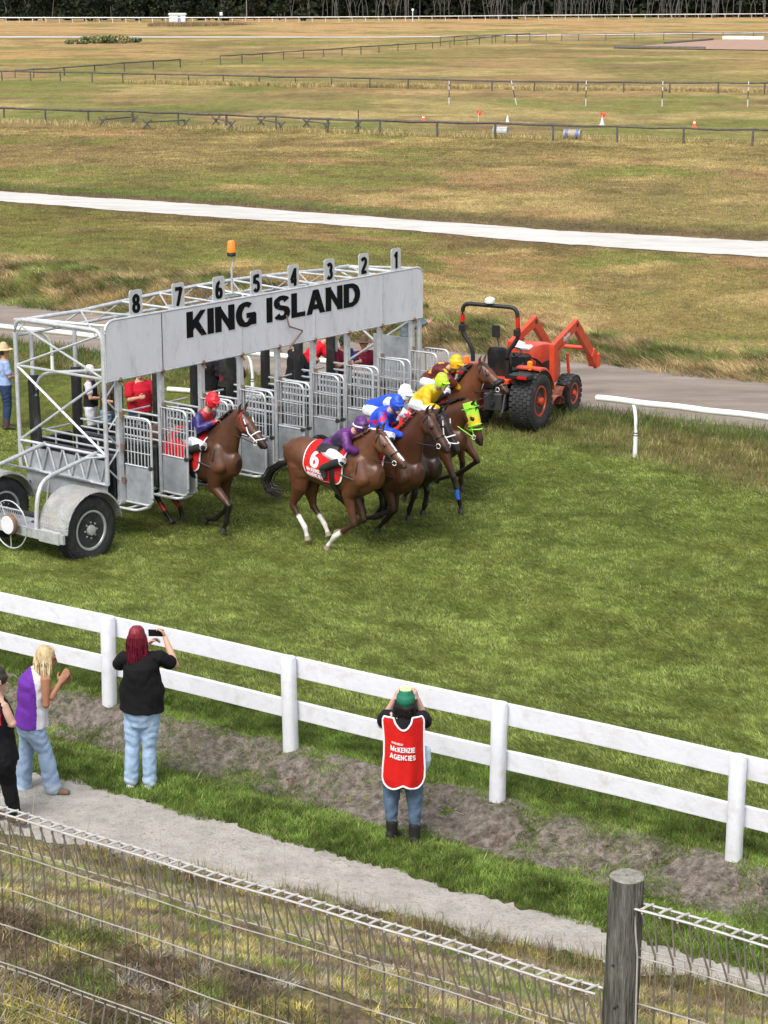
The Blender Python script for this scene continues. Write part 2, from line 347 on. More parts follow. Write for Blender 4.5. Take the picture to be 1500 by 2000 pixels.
C = zone(C, sst(2, 4.5, Y - fl(L_SF) + w1) * (1 - sst(6, -4, X)), (.14, .125, .055))
C = zone(C, sst(4, 6.5, Y - fl(L_SF) + 1.5 * w1), (.2, .175, .08))
C = zone(C, np.clip(.4 + .9 * w2, 0, 1) * sst(9, 14, Y - fl(L_SF)) * .7, (.19, .15, .08))
C = zone(C, sst(0, 6, Y - fl(L_F1)) * np.clip(.7 + .5 * w2, 0, 1), (.125, .155, .045))
C = zone(C, sst(12, 26, Y - fl(L_F1)) * np.clip(.5 + .9 * w3, 0, 1) * .8, (.19, .155, .075))
C = zone(C, sst(-2, 8, Y - fl(L_F2)) * np.clip(.6 + .6 * w2, 0, 1), (.2, .18, .075))
C = zone(C, sst(18, 60, Y - fl(L_F2)) * np.clip(.5 + .9 * w2, 0, 1), (.29, .215, .1))
C = zone(C, sst(-5, 20, Y - fl(L_TF)), (.33, .25, .12))
def pat(m, sc_, sd_, lo, hi, col, amt):
    global C
    C = zone(C, m * sst(lo, hi, .6 * vn(X, Y, sc_, sd_) + .4 * vn(X, Y, sc_ * .35, sd_ + 1)) * amt, col)
mk = sst(2, 6, Y - fl(EMB)) * sst(.2, -1, Y - fl(L_SN)); mk2 = sst(3, 6, Y - fl(L_SF)) * sst(2, -2, Y - fl(L_F1)); mk3 = sst(0, 6, Y - fl(L_F1))
for m_, q in ((mk, 1), (mk2, 1.5), (mk3, 4)):
    pat(m_, 5 * q, 71, .5, .66, (.25, .175, .1), .75); pat(m_, 4 * q, 73, .52, .68, (.14, .165, .05), .8); pat(m_, 3.2 * q, 75, .55, .7, (.31, .26, .13), .7); pat(m_, 2.4 * q, 77, .58, .72, (.115, .095, .05), .6)
mk = sst(0, 10, Y - fl(L_TF)); pat(mk, 25, 79, .5, .65, (.36, .24, .13), .8)
# spectator side
gb = .0 + .22 * wob(u_ * .7, v_ * .5, 1.2, 9); PV1 = PN(u_)
C = zone(C, sst(.5, -.1, v_ + .2 * w1), (.06, .105, .02))
C = zone(C, sst(gb, gb - .12, v_) * sst(-.9, -.6, v_ - .2 * w1), (.15, .125, .1))
C = zone(C, sst(-.6, -.85, v_ - .2 * w1), (.065, .11, .02))
C = zone(C, sst(-1.4, -1.9, v_ + .12 * w1) * .7, (.12, .12, .045))
C = zone(C, sst(0.1, -.3, v_ - PV1), (.17, .135, .085))
C = zone(C, sst(0, -.5, v_ - PV1) * np.clip(.5 + 1.2 * wob(X, Y, 3, 2), 0, 1) * .7, (.15, .15, .05))
C[Y > 40] *= np.array((1.26, 1.17, .98)); C[(Y <= 40) & (v_ > .3)] *= np.array((1.16, 1.1, .92)); COLS_ = C.copy() * .82; V = np.stack([X, Y, Z], -1).reshape(-1, 3); ny, nx = X.shape
idx = np.arange(nx * ny).reshape(ny, nx)
Q = np.stack([idx[:-1, :-1], idx[:-1, 1:], idx[1:, 1:], idx[1:, :-1]], -1).reshape(-1, 4)
gm = bpy.data.materials.new('ground_grass'); gm.use_nodes = True; nt = gm.node_tree; N = nt.nodes; L = nt.links; b = N['Principled BSDF']
b.inputs['Roughness'].default_value = .95; b.inputs['Specular IOR Level'].default_value = .1
geo = N.new('ShaderNodeNewGeometry'); a_ = N.new('ShaderNodeAttribute'); a_.attribute_name = 'Col'
def noise(scale, stretch, det=6, rough=.7):
    mp = N.new('ShaderNodeMapping'); mp.inputs['Scale'].default_value = stretch; L.new(geo.outputs['Position'], mp.inputs[0])
    n = N.new('ShaderNodeTexNoise'); n.inputs['Scale'].default_value = scale; n.inputs['Detail'].default_value = det; n.inputs['Roughness'].default_value = rough; L.new(mp.outputs[0], n.inputs[0]); return n
cur = a_.outputs[0]
for sc_, st, lo, hi, det in ((22, (1, .6, 1), .35, 1.65, 8), (5, (1, .5, 1), .6, 1.4, 8), (.9, (1, .45, 1), .68, 1.34, 8), (.09, (.5, 1.4, 1), .8, 1.2, 5)):
    n = noise(sc_, st, det); mr = N.new('ShaderNodeMapRange'); mr.inputs[1].default_value = .3; mr.inputs[2].default_value = .7; mr.inputs[3].default_value = lo; mr.inputs[4].default_value = hi
    mr.clamp = False; L.new(n.outputs[0], mr.inputs[0]); mx = N.new('ShaderNodeMix'); mx.data_type = 'RGBA'; mx.blend_type = 'MULTIPLY'; mx.inputs[0].default_value = 1
    L.new(cur, mx.inputs[6]); L.new(mr.outputs[0], mx.inputs[7]); cur = mx.outputs[2]
n = noise(2.2, (.6, 1, 1), 8); mr = N.new('ShaderNodeMapRange'); mr.inputs[1].default_value = .45; mr.inputs[2].default_value = .72; mr.inputs[4].default_value = .55; L.new(n.outputs[0], mr.inputs[0])
mx = N.new('ShaderNodeMix'); mx.data_type = 'RGBA'; mx.blend_type = 'MIX'; L.new(mr.outputs[0], mx.inputs[0]); L.new(cur, mx.inputs[6])
m3 = N.new('ShaderNodeMix'); m3.data_type = 'RGBA'; m3.blend_type = 'MULTIPLY'; m3.inputs[0].default_value = 1; L.new(cur, m3.inputs[6]); m3.inputs[7].default_value = (1.5, 1.1, 1.3, 1)
L.new(m3.outputs[2], mx.inputs[7]); L.new(mx.outputs[2], b.inputs['Base Color'])
n = noise(14, (1, 1, 1), 8); bp = N.new('ShaderNodeBump'); bp.inputs['Strength'].default_value = .9; bp.inputs['Distance'].default_value = .04; L.new(n.outputs[0], bp.inputs['Height']); L.new(bp.outputs[0], b.inputs['Normal'])
MATS['ground_grass'] = gm
g_ = rawobj('ground', V, Q, 'ground_grass', origin=(0, 0, 0), smooth=True, cols=C.reshape(-1, 3) * .82); props(g_, 'grassy racecourse ground with green turf in front and dry paddocks behind', 'ground', kind='structure')

def ribbon(name, La, Lb, material, x0, x1, dx, rough, label, cat, nc=12, dz=.02, uvmode=False, js=1.0):
    xs = np.arange(x0, x1, dx); rows = []
    r0 = np.array([rough * (wob(x, 0, 1.3 / js, 3) + .6 * wob(x, 5, 4 / js, 5) + .5 * random.uniform(-1, 1)) for x in xs])
    r1 = np.array([rough * (wob(x, 3, 1.1 / js, 8) + .6 * wob(x, 9, 5 / js, 2) + .5 * random.uniform(-1, 1)) for x in xs])
    if uvmode:
        ya = PN(xs) + r0 + .0; yb = Lb + r1
    else:
        ya = np.interp(xs, La[:, 0], La[:, 1]) + r0; yb = np.interp(xs, Lb[:, 0], Lb[:, 1]) + r1
    P = np.zeros((nc, len(xs), 3))
    for i, t in enumerate(np.linspace(0, 1, nc)):
        yy = ya * (1 - t) + yb * t
        if uvmode: P[i, :, 0] = FA[0] + FU[0] * xs + FN[0] * yy; P[i, :, 1] = FA[1] + FU[1] * xs + FN[1] * yy
        else: P[i, :, 0] = xs; P[i, :, 1] = yy
    P[..., 2] = terr(P[..., 0], P[..., 1]) + dz * (np.sin(np.linspace(0, math.pi, nc)) * .6 + .4)[:, None]
    n = len(xs); I = np.arange(nc * n).reshape(nc, n); Q = np.stack([I[:-1, :-1], I[:-1, 1:], I[1:, 1:], I[1:, :-1]], -1).reshape(-1, 4)
    o = rawobj(name, P.reshape(-1, 3), Q, material, origin=(0, 0, 0), smooth=True); return props(o, label, cat, kind='structure')
ribbon('path', None, -1.77, 'path_sand', -12, 24, .05, .09, 'pale sandy footpath along the spectator side', 'path', uvmode=True, js=1)
ribbon('road', L_RN, EMB, 'road_dirt', -60, 40, .25, .22, 'brown dirt road running behind the starting gate', 'road', nc=24, dz=.03)
ribbon('sand_track', L_SN, L_SF, 'sand_white', -90, 70, .3, .16, 'bright white sand track crossing the middle distance', 'track', nc=14, dz=.05)
ribbon('sand_track', L_TN, L_TF, 'sand_white', -250, 250, 2, .8, 'thin distant strip of pale sand track', 'track', nc=6, dz=.15)
def dirt_bank():
    us = np.arange(-6, 13, .022); vs = np.linspace(-.82, .26, 64); U_, V_ = np.meshgrid(us, vs)
    x = FA[0] + FU[0] * U_ + FN[0] * V_; y = FA[1] + FU[1] * U_ + FN[1] * V_
    k = sst(-.82, -.6, V_ + .2 * (vn(U_, V_, .8, 5) - .5)) * sst(.26, .05, V_ + .25 * (vn(U_, V_, .6, 6) - .5)); n = vn(U_, V_, .25, 1) * .5 + vn(U_, V_ * 1.5, .1, 2) * .3 + vn(U_, V_, .045, 3) * .2
    z = terr(x, y) - .045 + k * (.03 + .075 * n)
    I = np.arange(U_.size).reshape(U_.shape); Q = np.stack([I[:-1, :-1], I[:-1, 1:], I[1:, 1:], I[1:, :-1]], -1).reshape(-1, 4)
    props(rawobj('dirt_bank', np.stack([x, y, z], -1).reshape(-1, 3), Q, 'soil', origin=(0, 0, 0), smooth=True), 'crumbly grey brown soil bank below the white fence', 'bank', kind='structure')
dirt_bank()
A4 = [at(x, y) for x, y in ((1200, 95), (1400, 79), (1560, 79), (1560, 100))]
rawobj('sand_arena', np.array(A4) + [0, 0, .12], [(0, 3, 2, 1)], 'arena_sand'); props(COL.objects['sand_arena'], 'reddish brown sand arena edged by grey poles', 'arena', kind='structure')
# ---------------- white post-and-rail fence ----------------
class Plane:                       # vertical plane through O along U; side offsets along S (left of U)
    def __init__(s, O, U):
        s.O = np.array([O[0], O[1], 0.]); s.U = unit([U[0], U[1], 0]); s.S = np.array([-s.U[1], s.U[0], 0.]); s.z0 = O[2] if len(O) > 2 else ZT
    def P(s, px, py, off=0.):
        v = ray(px, py); O = s.O + s.S * off; t = ((O - EYE) @ s.S) / (v @ s.S); return EYE + v * t
    def W(s, x, y, z): return s.O + s.U * x + s.S * y + np.array([0, 0, s.z0 + z])
FU3 = np.array([*FU, 0]); FN3 = np.array([*FN, 0]); UP = np.array([0, 0, 1.])
wf = empty('white_fence', (FA[0], FA[1], 0), 'white painted wooden post and rail fence between spectators and racing turf', 'fence')
SP = float(np.linalg.norm(FB - FA)) / 3
for k in range(-3, 7):
    p = np.array([*(FA + FU * SP * k), 0.]); z = float(terr(p[0] + FN[0] * .1, p[1] + FN[1] * .1))
    lean = FU3 * random.uniform(-.02, .02) + FN3 * random.uniform(-.015, .015)
    mb = MB(); w = .078
    rings = []
    for h, q in ((-.3, w * .96), (.0, w), (.5, w * .98), (1.08, w), (1.10, w * .9)):
        c = p + UP * (.02 + h) + lean * h - FN3 * .0
        rings.append(np.array([c + math.cos(t) * FU3 * q * s_ + math.sin(t) * FN3 * q * s_ for t, s_ in zip(np.arange(16) * math.pi / 8, [1, 1.05, 1.12, 1.05] * 4)]))
    mb.ring(rings).build('post', 'white_paint', wf, smooth=True)
for h0, hh in ((.96, .115), (.47, .105)):
    for k in range(-3, 6):
        a = FA + FU * SP * k; b_ = FA + FU * SP * (k + 1); mb = MB(); n = 7; rings = []
        for t in np.linspace(0.004, .996, n):
            q = a * (1 - t) + b_ * t; dz = .006 * math.sin(k * 3 + t * 4)
            c = np.array([q[0], q[1], h0 + .02 + dz]) + FN3 * .105
            P = [(-.022, -hh + .006), (-.016, -hh), (.016, -hh), (.022, -hh + .006), (.022, hh - .006), (.016, hh), (-.016, hh), (-.022, hh - .006)]
            rings.append(np.array([c + FN3 * x + UP * y for x, y in P]))
        mb.ring(rings).build('rail', 'white_paint', wf)
mat('wire_mid', (.36, .34, .3), .5, .3, var=.3, scale=14, dirt=(.26, .18, .12), dirtamt=.5, dscale=8)
# ---------------- loop-top wire fence in front, on the bank ----------------
WZ = 4.27
wp_ = EYE + ray(1225, 1712) * (7.75 / F); WP = np.array([wp_[0], wp_[1]])
def onbank(x, y): return float(terr(x, y))
ft = empty('timber_strainer_post', (WP[0], WP[1], onbank(*WP)), 'thick weathered grey round timber post carrying the wire fences', 'post')
rings = []; zb = onbank(*WP) - .2; ztp = wp_[2]
for i, t in enumerate(np.linspace(0, 1, 12)):
    z = zb + (ztp - zb) * t; r = .074 - .006 * t
    lx = -.035 * (1 - t)
    rings.append(np.array([[WP[0] + lx + (r + .002 * math.sin(5 * q + i) + .0015 * math.sin(11 * q + 2)) * math.cos(q), WP[1] + (r + .002 * math.sin(4 * q + i * .7)) * math.sin(q), z] for q in np.arange(32) * math.pi / 16]))
mb = MB(); mb.ring(rings, caps=False); mb.build('post_shaft', 'old_wood', ft, smooth=True)
mb = MB(); top = rings[-1]; c = top.mean(0)
rr = [top, c + (top - c) * .97 + [0, 0, .004]]
for s_ in (.8, .6, .4, .2, .03): rr.append(c + (top - c) * s_ + np.array([[0, 0, .004 + .004 * math.sin(9 * q + s_ * 20) * (s_ < .9)] for q in np.arange(32) * math.pi / 16]))
mb.ring(rr, caps=False).build('post_top', 'cut_wood', ft, smooth=True)
for (h, a) in ((.35, -2.2), (.52, -1.9), (.62, -1.8), (.53, -2.05)):
    q = np.array([WP[0] - .01, WP[1], ztp - h]) + .069 * np.array([math.cos(a), math.sin(a), 0]); MB().sphere(q, .006).build('nail_hole', 'black_paint', ft)
def wirefence(name, A, Bp, n0, label, sag=.0):
    # A, Bp: 3D ends of the top roll (front wire)
    A = np.asarray(A, float); Bp = np.asarray(Bp, float); d = Bp - A; L = np.linalg.norm(d); t = d / L; nrm = unit(np.cross(t, UP)); nrm = nrm if nrm[1] < 0 else -nrm
    root = empty(name, (A[0], A[1], onbank(A[0], A[1])), label, 'fence')
    dn = -UP; wr = .0044; lv = [.20, .42, .62, .83]
    W = lambda s_, drop, off: A + t * s_ + dn * drop + nrm * off + UP * (.004 * math.sin(s_ * 3.1) + .003 * math.sin(s_ * 7.3))
    def line(drop, off, r, nm, mt):
        mb = MB(); mb.tube([W(s_, drop, off) for s_ in np.linspace(0, L, int(L / .12) + 2)], r, 6); return mb.build(nm, mt, root, smooth=True)
    line(0, .0, .0054, 'top_wire', 'wire_top'); line(0, -.06, .0054, 'top_wire', 'wire_top')
    line(.185, -.045, .0034, 'line_wire', 'wire_mid'); line(.215, -.03, .0034, 'line_wire', 'wire_mid')
    for x in (.42, .62): line(x, -.04, .0036, 'line_wire', 'wire_mid')
    line(.83, -.04, .0036, 'line_wire', 'wire_mid'); line(.86, -.05, .0034, 'line_wire', 'wire_mid'); line(1.03, .0, .0036, 'line_wire', 'wire_mid'); line(1.03, -.08, .0036, 'line_wire', 'wire_mid')
    n = int(L / .075); first = True
    for i in range(n + 1):
        s_ = .03 + i * .075
        if s_ > L - .01: break
        mb = MB(); j = random.uniform(-.002, .002)
        e = .05; pts = [W(s_ + e + j, 1.03, .0), W(s_ + e + j, .86, -.045), W(s_ + e, .42, -.045), W(s_ + e, .205, -.042), W(s_ + .004, .012, -.002), W(s_ + .002, -.006, .003), W(s_ + .012, -.009, -.03), W(s_ + .022, -.006, -.063), W(s_ + .026, .012, -.062), W(s_ + e + .004, .19, -.046)]
        mb.tube(pts[:5], wr * 1.0, 5).tube(pts[8:], wr * 1.0, 5)
        o = mb.build('vertical_wire', 'wire', root, smooth=True)
        MB().tube(pts[4:9], .0056, 6).build('top_loop', 'wire_top', root, smooth=True)
    return root
pR = EYE + ray(1238, 1775) * (7.72 / F); pR2 = pR + FU3 * 2.6 + UP * (-.04)
pL = EYE + ray(1163, 1940) * (7.78 / F)
pL0 = EYE + ray(-40, 1578) * (9.75 / F)
wirefence('wire_fence_panel', pL0, pL, 0, 'long galvanised loop top wire fence left of the grey timber post')
wr_ = wirefence('wire_fence_panel', pR, pR2, 0, 'short galvanised loop top wire fence right of the grey timber post')
MB().tube([pR, pR + np.array([.02, 0, -.2]), pR + np.array([.025, 0, -1.0])], .004, 6).tube(roundpath([pR + [0, 0, .0], pR + [-.012, .03, .01], pR + np.array([.05, .09, .012])], .02), .004, 6).build('end_wire', 'wire_top', wr_, smooth=True)
# ---------------- running rails ----------------
def running_rail(pa, pb, posts, label, end_left=False):
    h = 1.05; a = at(*pa, ZT + h); b_ = at(*pb, ZT + h); t = unit(b_ - a)
    root = empty('running_rail', (a[0], a[1], ZT), label, 'racing rail')
    mb = MB(); n = 24
    pts = [a + (b_ - a) * k / n + UP * .006 * math.sin(k) for k in range(n + 1)]
    mb.tube(pts, .062, 14); mb.sphere(a, .062, 12, 8); mb.build('rail_tube', 'white_plastic', root, smooth=True)
    for (px, py) in posts:
        g = at(px, py); s_ = (g - a) @ t; r = a + t * s_; r[2] = (a + (b_ - a) * 0)[2] - .05
        r = r - t * .12
        mb = MB(); zt = r[2]
        pts = [np.array([g[0], g[1], ZT - .1]), np.array([g[0], g[1], ZT + .45])] + arc([g[0], g[1], ZT + .5], [g[0], g[1], zt - .12], r, 6)
        mb.tube(pts, [.045, .04] + [.034] * 6, 12); mb.build('rail_post', 'white_plastic', root, smooth=True)
        mb = MB()
        for q in (.42, .47): mb.lathe([g[0], g[1], ZT + q], (0, 0, 1), [(0, .043), (.0, .0435), (.018, .0435), (.018, .03)], 16)
        mb.build('black_band', 'black_paint', root)
running_rail((1168, 777), (1660, 834), [(1240, 893), (1560, 930)], 'white plastic running rail starting right of the orange tractor')
running_rail((-120, 624), (655, 707), [(-90, 705), (103, 728), (300, 758), (494, 782)], 'white plastic running rail behind the starting gate')
lr = MB(); la, lb = at(328, 765), at(532, 782); lr.tube([la + UP * .06, (la + lb) / 2 + UP * .07, lb + UP * .06], .055, 12).tube(arc(lb + UP * .06, lb + np.array([.3, .1, .1]), lb + np.array([.35, .4, .12]), 6), .05, 12)
lr.build('loose_rail', 'white_plastic', None, 'length of white rail lying on the grass behind the starting gate', 'rail', smooth=True)
# ---------------- starting gate ----------------
GV = np.array([math.sin(.665), math.cos(.665), 0]); GU = np.array([GV[1], -GV[0], 0]); GO = np.array([-4.266, 31.473, 0])
SG = .970; HB, HT, H0 = 2.66, 3.62, .62
def G(l, d, h): return GO + GV * l + GU * d + UP * (ZT + h)
def gh(l, d, py):
    lo, hi = -1., 6.
    for _ in range(40):
        m = (lo + hi) / 2
        if pj(G(l, d, m))[1] > py: lo = m
        else: hi = m
    return lo
def gl(px, d, h):
    lo, hi = -3., 12.
    for _ in range(40):
        m = (lo + hi) / 2
        if pj(G(m, d, h))[0] < px: lo = m
        else: hi = m
    return lo
gate = empty('starting_gate', G(0, 0, 0), 'eight stall galvanised steel horse racing starting gate on wheels', 'starting gate')
L0, L1 = -.30, 8 * SG + .27; GD = 2.05
# banner
def rrect(x0, x1, y0, y1, r, corners=(1, 1, 1, 1), n=6):
    out = []
    for (cx, cy, a0, on) in ((x1 - r, y1 - r, 0, corners[0]), (x0 + r, y1 - r, 90, corners[1]), (x0 + r, y0 + r, 180, corners[2]), (x1 - r, y0 + r, 270, corners[3])):
        if on: out += [(cx + r * math.cos(math.radians(a0 + 90 * k / n)), cy + r * math.sin(math.radians(a0 + 90 * k / n))) for k in range(n + 1)]
        else: out.append((cx + r * (1 if a0 in (0, 270) else -1), cy + r * (1 if a0 in (0, 90) else -1)))
    return out
ban = MB().prism(rrect(L0, L1, HB + .02, HT, .18, (1, 1, 0, 0)), G(0, .05, 0), GV, UP, .03).build('banner_board', 'banner_paint', gate, 'grey white banner board lettered KING ISLAND')
MB().tube([G(x, .05, h) for x, h in rrect(L0, L1, HB, HT + .005, .19, (1, 1, 0, 0))], .022, 8, closed=True).build('banner_frame', 'galvanised', gate, smooth=True)
for i in range(1, 9):
    l = i * SG - .0
    if i in (1, 3, 5, 7): MB().box(G(l, .068, (HB + HT) / 2 + .01), GV, GU, UP, .006, .003, .46).build('panel_seam', 'dark_steel' if i == 1 else 'galvanised', ban)
    mb = MB()
    for k in range(9): mb.sphere(G(l - .03, .068, HB + .08 + k * .1), .007, 6, 4)
    mb.build('rivet_row', 'galvanised', ban)
for tx_, pa_, pb_ in (('KING', 366, 499), ('ISLAND', 522, 702)):
    la, lb = gl(pa_, .07, HT - .3), gl(pb_, .07, HT - .3); put_text('lettering', tx_, G((la + lb) / 2, .0695, HT - .285), GV, UP, .43, lb - la, 'letter_black', ban, bold=.23)
MB().tube(roundpath([G(4.03, .1, HT - .42), G(4.05, .14, HT - .62), G(4.42, .14, HB + .22), G(4.1, .1, HB - .05)], .03), .014, 6).build('crank_rod', 'rusty_steel', gate, smooth=True)
for k, px in zip('87654321', (262, 345, 424, 497, 570, 640, 707, 770)):
    l = gl(px, .0, HT + .2)
    pl = MB().prism(rrect(-.145, .145, -.04, .43, .05), G(l, .035, HT), GV, UP, .012).build('number_plate', 'sign_plate', gate, 'number plate ' + k)
    put_text('numeral', k, G(l, .0445, HT + .21), GV, UP, .31, .11 if k == '1' else .165, 'letter_black', pl, bold=.24)
# uprights, platforms, partitions, rear posts
for i in range(9):
    l = i * SG
    MB().beam(G(l, 0, H0), G(l, 0, HB - .01), .085, .085, GU).build('front_post', 'galvanised', gate)
    for h in (1.0, 1.55, 2.08): MB().lathe(G(l, .07, h), UP, [(-.05, .02), (-.05, .028), (.05, .028), (.05, .02)], 8).build('hinge', 'rusty_steel', gate)
    MB().tube([G(l, .05, HB - .03), G(l + .02, .1, HB - .1)], .018, 6).sphere(G(l, .06, HB + .0), .04, 8, 6).build('top_latch', 'rusty_steel', gate)
    mb = MB().tube(roundpath([G(l - .19, -.35, H0 - .02), G(l - .19, .52, H0 - .02), G(l + .19, .52, H0 - .02), G(l + .19, -.35, H0 - .02)], .12), .024, 8)
    mb.tube([G(l - .19, .3, H0 - .02), G(l + .19, .3, H0 - .02)], .018, 6).tube([G(l - .19, 0, H0 - .02), G(l + .19, 0, H0 - .02)], .018, 6).build('foot_platform', 'galvanised', gate, smooth=True)
    MB().box(G(l, -.98, 1.03), GU, GV, UP, .9, .07, .36, .03).build('padded_partition', 'black_vinyl', gate)
    MB().box(G(l, -.98, .66), GU, GV, UP, .86, .11, .02).build('foot_board', 'galvanised_sheet', gate)
    mb = MB().tube([G(l, -.06, 1.47), G(l, -1.95, 1.47)], .02, 8).tube([G(l, -.06, 1.6), G(l, -1.95, 1.6)], .02, 8)
    for d in (-.5, -1.0, -1.5): mb.tube([G(l, d, 1.38), G(l, d, 1.6)], .016, 6)
    mb.build('partition_rail', 'galvanised', gate, smooth=True)
    MB().tube([G(l, -2.0, .6), G(l, -2.0, HT - .42)], .038, 8).build('rear_post', 'galvanised', gate, smooth=True)
    MB().tube([G(l, -2.0, 1.0), G(l, -2.0, 2.5)], .09, 12).build('post_padding', 'black_vinyl', gate, smooth=True)
    if i < 8 and i not in (5,):
        MB().box(G(l + SG / 2, -2.1, 1.05), GV, GU, UP, SG / 2 - .08, .06, .34, .03).build('rear_gate_pad', 'black_vinyl', gate)
        MB().tube([G(l + .1, -2.1, 1.5), G(l + SG - .1, -2.1, 1.5)], .018, 8).build('rear_gate_rail', 'galvanised', gate, smooth=True)
def door(l, w=.6, h0=H0 + .02, h1=2.06, o=(0, 0)):
    hm = h0 + (h1 - h0) * .44; P = lambda d, h: G(l + o[0] * (d / w), d + .05, h)
    mb = MB().tube(roundpath([P(0, h0), P(w, h0), P(w, h1), P(0, h1)], .13) + [P(0, h0)], .021, 8)
    mb.tube([P(.01, hm), P(w, hm)], .016, 8)
    for k in range(1, 8):
        d = w * k / 8; top = h1 if d < w - .12 else h1 - .03
        mb.tube([P(d, hm), P(d, top)], .0095, 6)
    for f in (.28, .55): mb.tube([P(0, hm + (h1 - hm) * f), P(w, hm + (h1 - hm) * f)], .008, 6)
    do = mb.build('door', 'galvanised', gate, smooth=True)
    V = [P(.02, h0 + .02), P(w - .06, h0 + .02), P(w - .02, h0 + .08), P(w - .02, hm - .02), P(.02, hm - .02)]; n = GV * .004
    MB().ring([np.array(V) - n, np.array(V) + n]).build('door_sheet', 'galvanised_sheet', do)
    MB().box(P(w - .02, hm), GV, GU, UP, .03, .04, .035, .01).build('latch', 'dark_steel', do)
for i in range(9):
    l = i * SG; sp = random.uniform(.0, .06)
    if i < 8: door(l + .055, .60, o=(sp, 0))
    if i > 0: door(l - .055, .60, o=(-random.uniform(0, .05), 0))
door(L1 + .12, .55)
# left end frame (l = L0) and right end frame
hT, hM, hB1, hB2 = [gh(L0, 0, y) for y in (647, 741, 892, 948)]
for L_, full in ((L0, 1), (L1 - .05, 0)):
    f = lambda h: G(L_, 0, h); r = lambda h: G(L_, -GD, h)
    mb = MB().tube(roundpath([f(hB2), f(hT), r(hT), r(hB2)], .22), .038, 10).build('end_frame', 'galvanised', gate, smooth=True)
    mb = MB().tube([f(hM), r(hM)], .024, 8).tube([f(hB1), r(hB1)], .028, 8).tube([f(hB2), r(hB2)], .03, 8)
    mb.tube([r(hT - .05), f(hM)], .02, 8).tube([r(hM), f(hT - .05)], .02, 8)
    mb.tube([r(hM), f(hB1)], .024, 8).tube([r(hB1), f(hM)], .024, 8)
    n = 6
    for k in range(n):
        a = k / n; b_ = (k + .5) / n; c = (k + 1) / n; X = lambda q, h: G(L_, -GD * q, h)
        mb.tube([X(a, hB1), X(b_, hB2)], .016, 6).tube([X(b_, hB2), X(c, hB1)], .016, 6)
    mb.build('end_brace', 'galvanised', gate, smooth=True)
mb = MB(); hs_ = np.linspace(hB2, HB, 7)
for k in range(6):
    a, b_ = (L0, 0) if k % 2 else (0, L0); mb.tube([G(a, 0, hs_[k]), G(b_, 0, hs_[k + 1])], .015, 6)
MB().tube([G(L1, 0, H0), G(L1, 0, HB)], .034, 10).build('corner_post', 'galvanised', gate, smooth=True)
mb.tube([G(L0, 0, hB2), G(L0, 0, HT - .1)], .034, 10)
mb.build('corner_lattice', 'galvanised', gate, smooth=True)
MB().box(G(L0 + .04, -1.0, .98), GU, GV, UP, .95, .012, .36).build('side_sheet', 'galvanised_sheet', gate)
MB().box(G(L0 + .5, -1.0, .63), GU, GV, UP, 1.0, .45, .02).build('deck_sheet', 'galvanised_sheet', gate)
MB().box(G(L1 - .1, -.55, 1.5), GU, GV, UP, .5, .012, .75).build('side_sheet', 'galvanised_sheet', gate)
MB().tube(roundpath([G(L0 + .12, -1.75, hB1), G(L0 + .12, -1.75, hM - .12), G(L0 + .12, -.1, hM + .12)], .4), .028, 8).build('inner_arch', 'galvanised', gate, smooth=True)
MB().tube([G(L0 + .12, -1.7, 1.0), G(L0 + .12, -1.75, 2.2)], .06, 10).build('post_padding', 'black_vinyl', gate, smooth=True)
# roof trusses
def arch(t, base, rise): return base + rise * (1 - abs(2 * t - 1) ** 1.6)
N_ = 9; T = np.linspace(0, 1, N_ + 1)
ca = [G(L0 + (L1 - L0) * t, -GD + (.6 if 0 < t < 1 else .3), arch(t, hT + .02, .16)) for t in T]
cb = [G(L0 + (L1 - L0) * t, -GD, hT - .28 + .05 * (1 - abs(2 * t - 1))) for t in T]
cc = [G(L0 + (L1 - L0) * t, -.15, HT - .25) for t in T]
mb = MB().tube(ca, .034, 8).tube(cb, .028, 8).tube([G(L0, -GD, hT - .02)] + ca[:1], .028, 8)
for k in range(0, N_):
    mb.tube([ca[k], cb[k] if k % 2 else cb[k + 1]], .015, 6); mb.tube([ca[k], cb[k]], .012, 6)
    if k % 2 == 0: mb.tube([ca[k], cc[k + 1]], .026, 8); mb.tube([ca[k + 1], G(L0 + (L1 - L0) * T[k + 1], 0, HT - .03)], .02, 8); mb.tube([ca[k + 1], cc[k]], .014, 6)
mb.tube(cc, .02, 8).build('roof_truss', 'galvanised', gate, smooth=True)
bl = gl(453, -.9, 3.75); MB().tube([G(bl, -.9, 3.5), G(bl, -.9, 4.0)], .022, 8).tube([G(bl, -.9, 3.98), G(bl + .05, -.9, 4.12), G(bl, -.88, 4.2)], .012, 6).tube([G(bl - .3, -.9, 3.52), G(bl + .5, -.9, 3.52)], .03, 8).build('beacon_stem', 'galvanised', gate, smooth=True)
bc = MB().lathe(G(bl, -.9, 4.18), UP, [(0, .04), (0, .075), (.05, .08), (.07, .068)], 20).build('beacon_base', 'black_paint', gate, smooth=True)
MB().lathe(G(bl, -.9, 4.25), UP, [(0, .05), (0, .072), (.17, .066), (.2, .05), (.205, 0)], 20).build('beacon_lens', 'amber', bc, smooth=True)
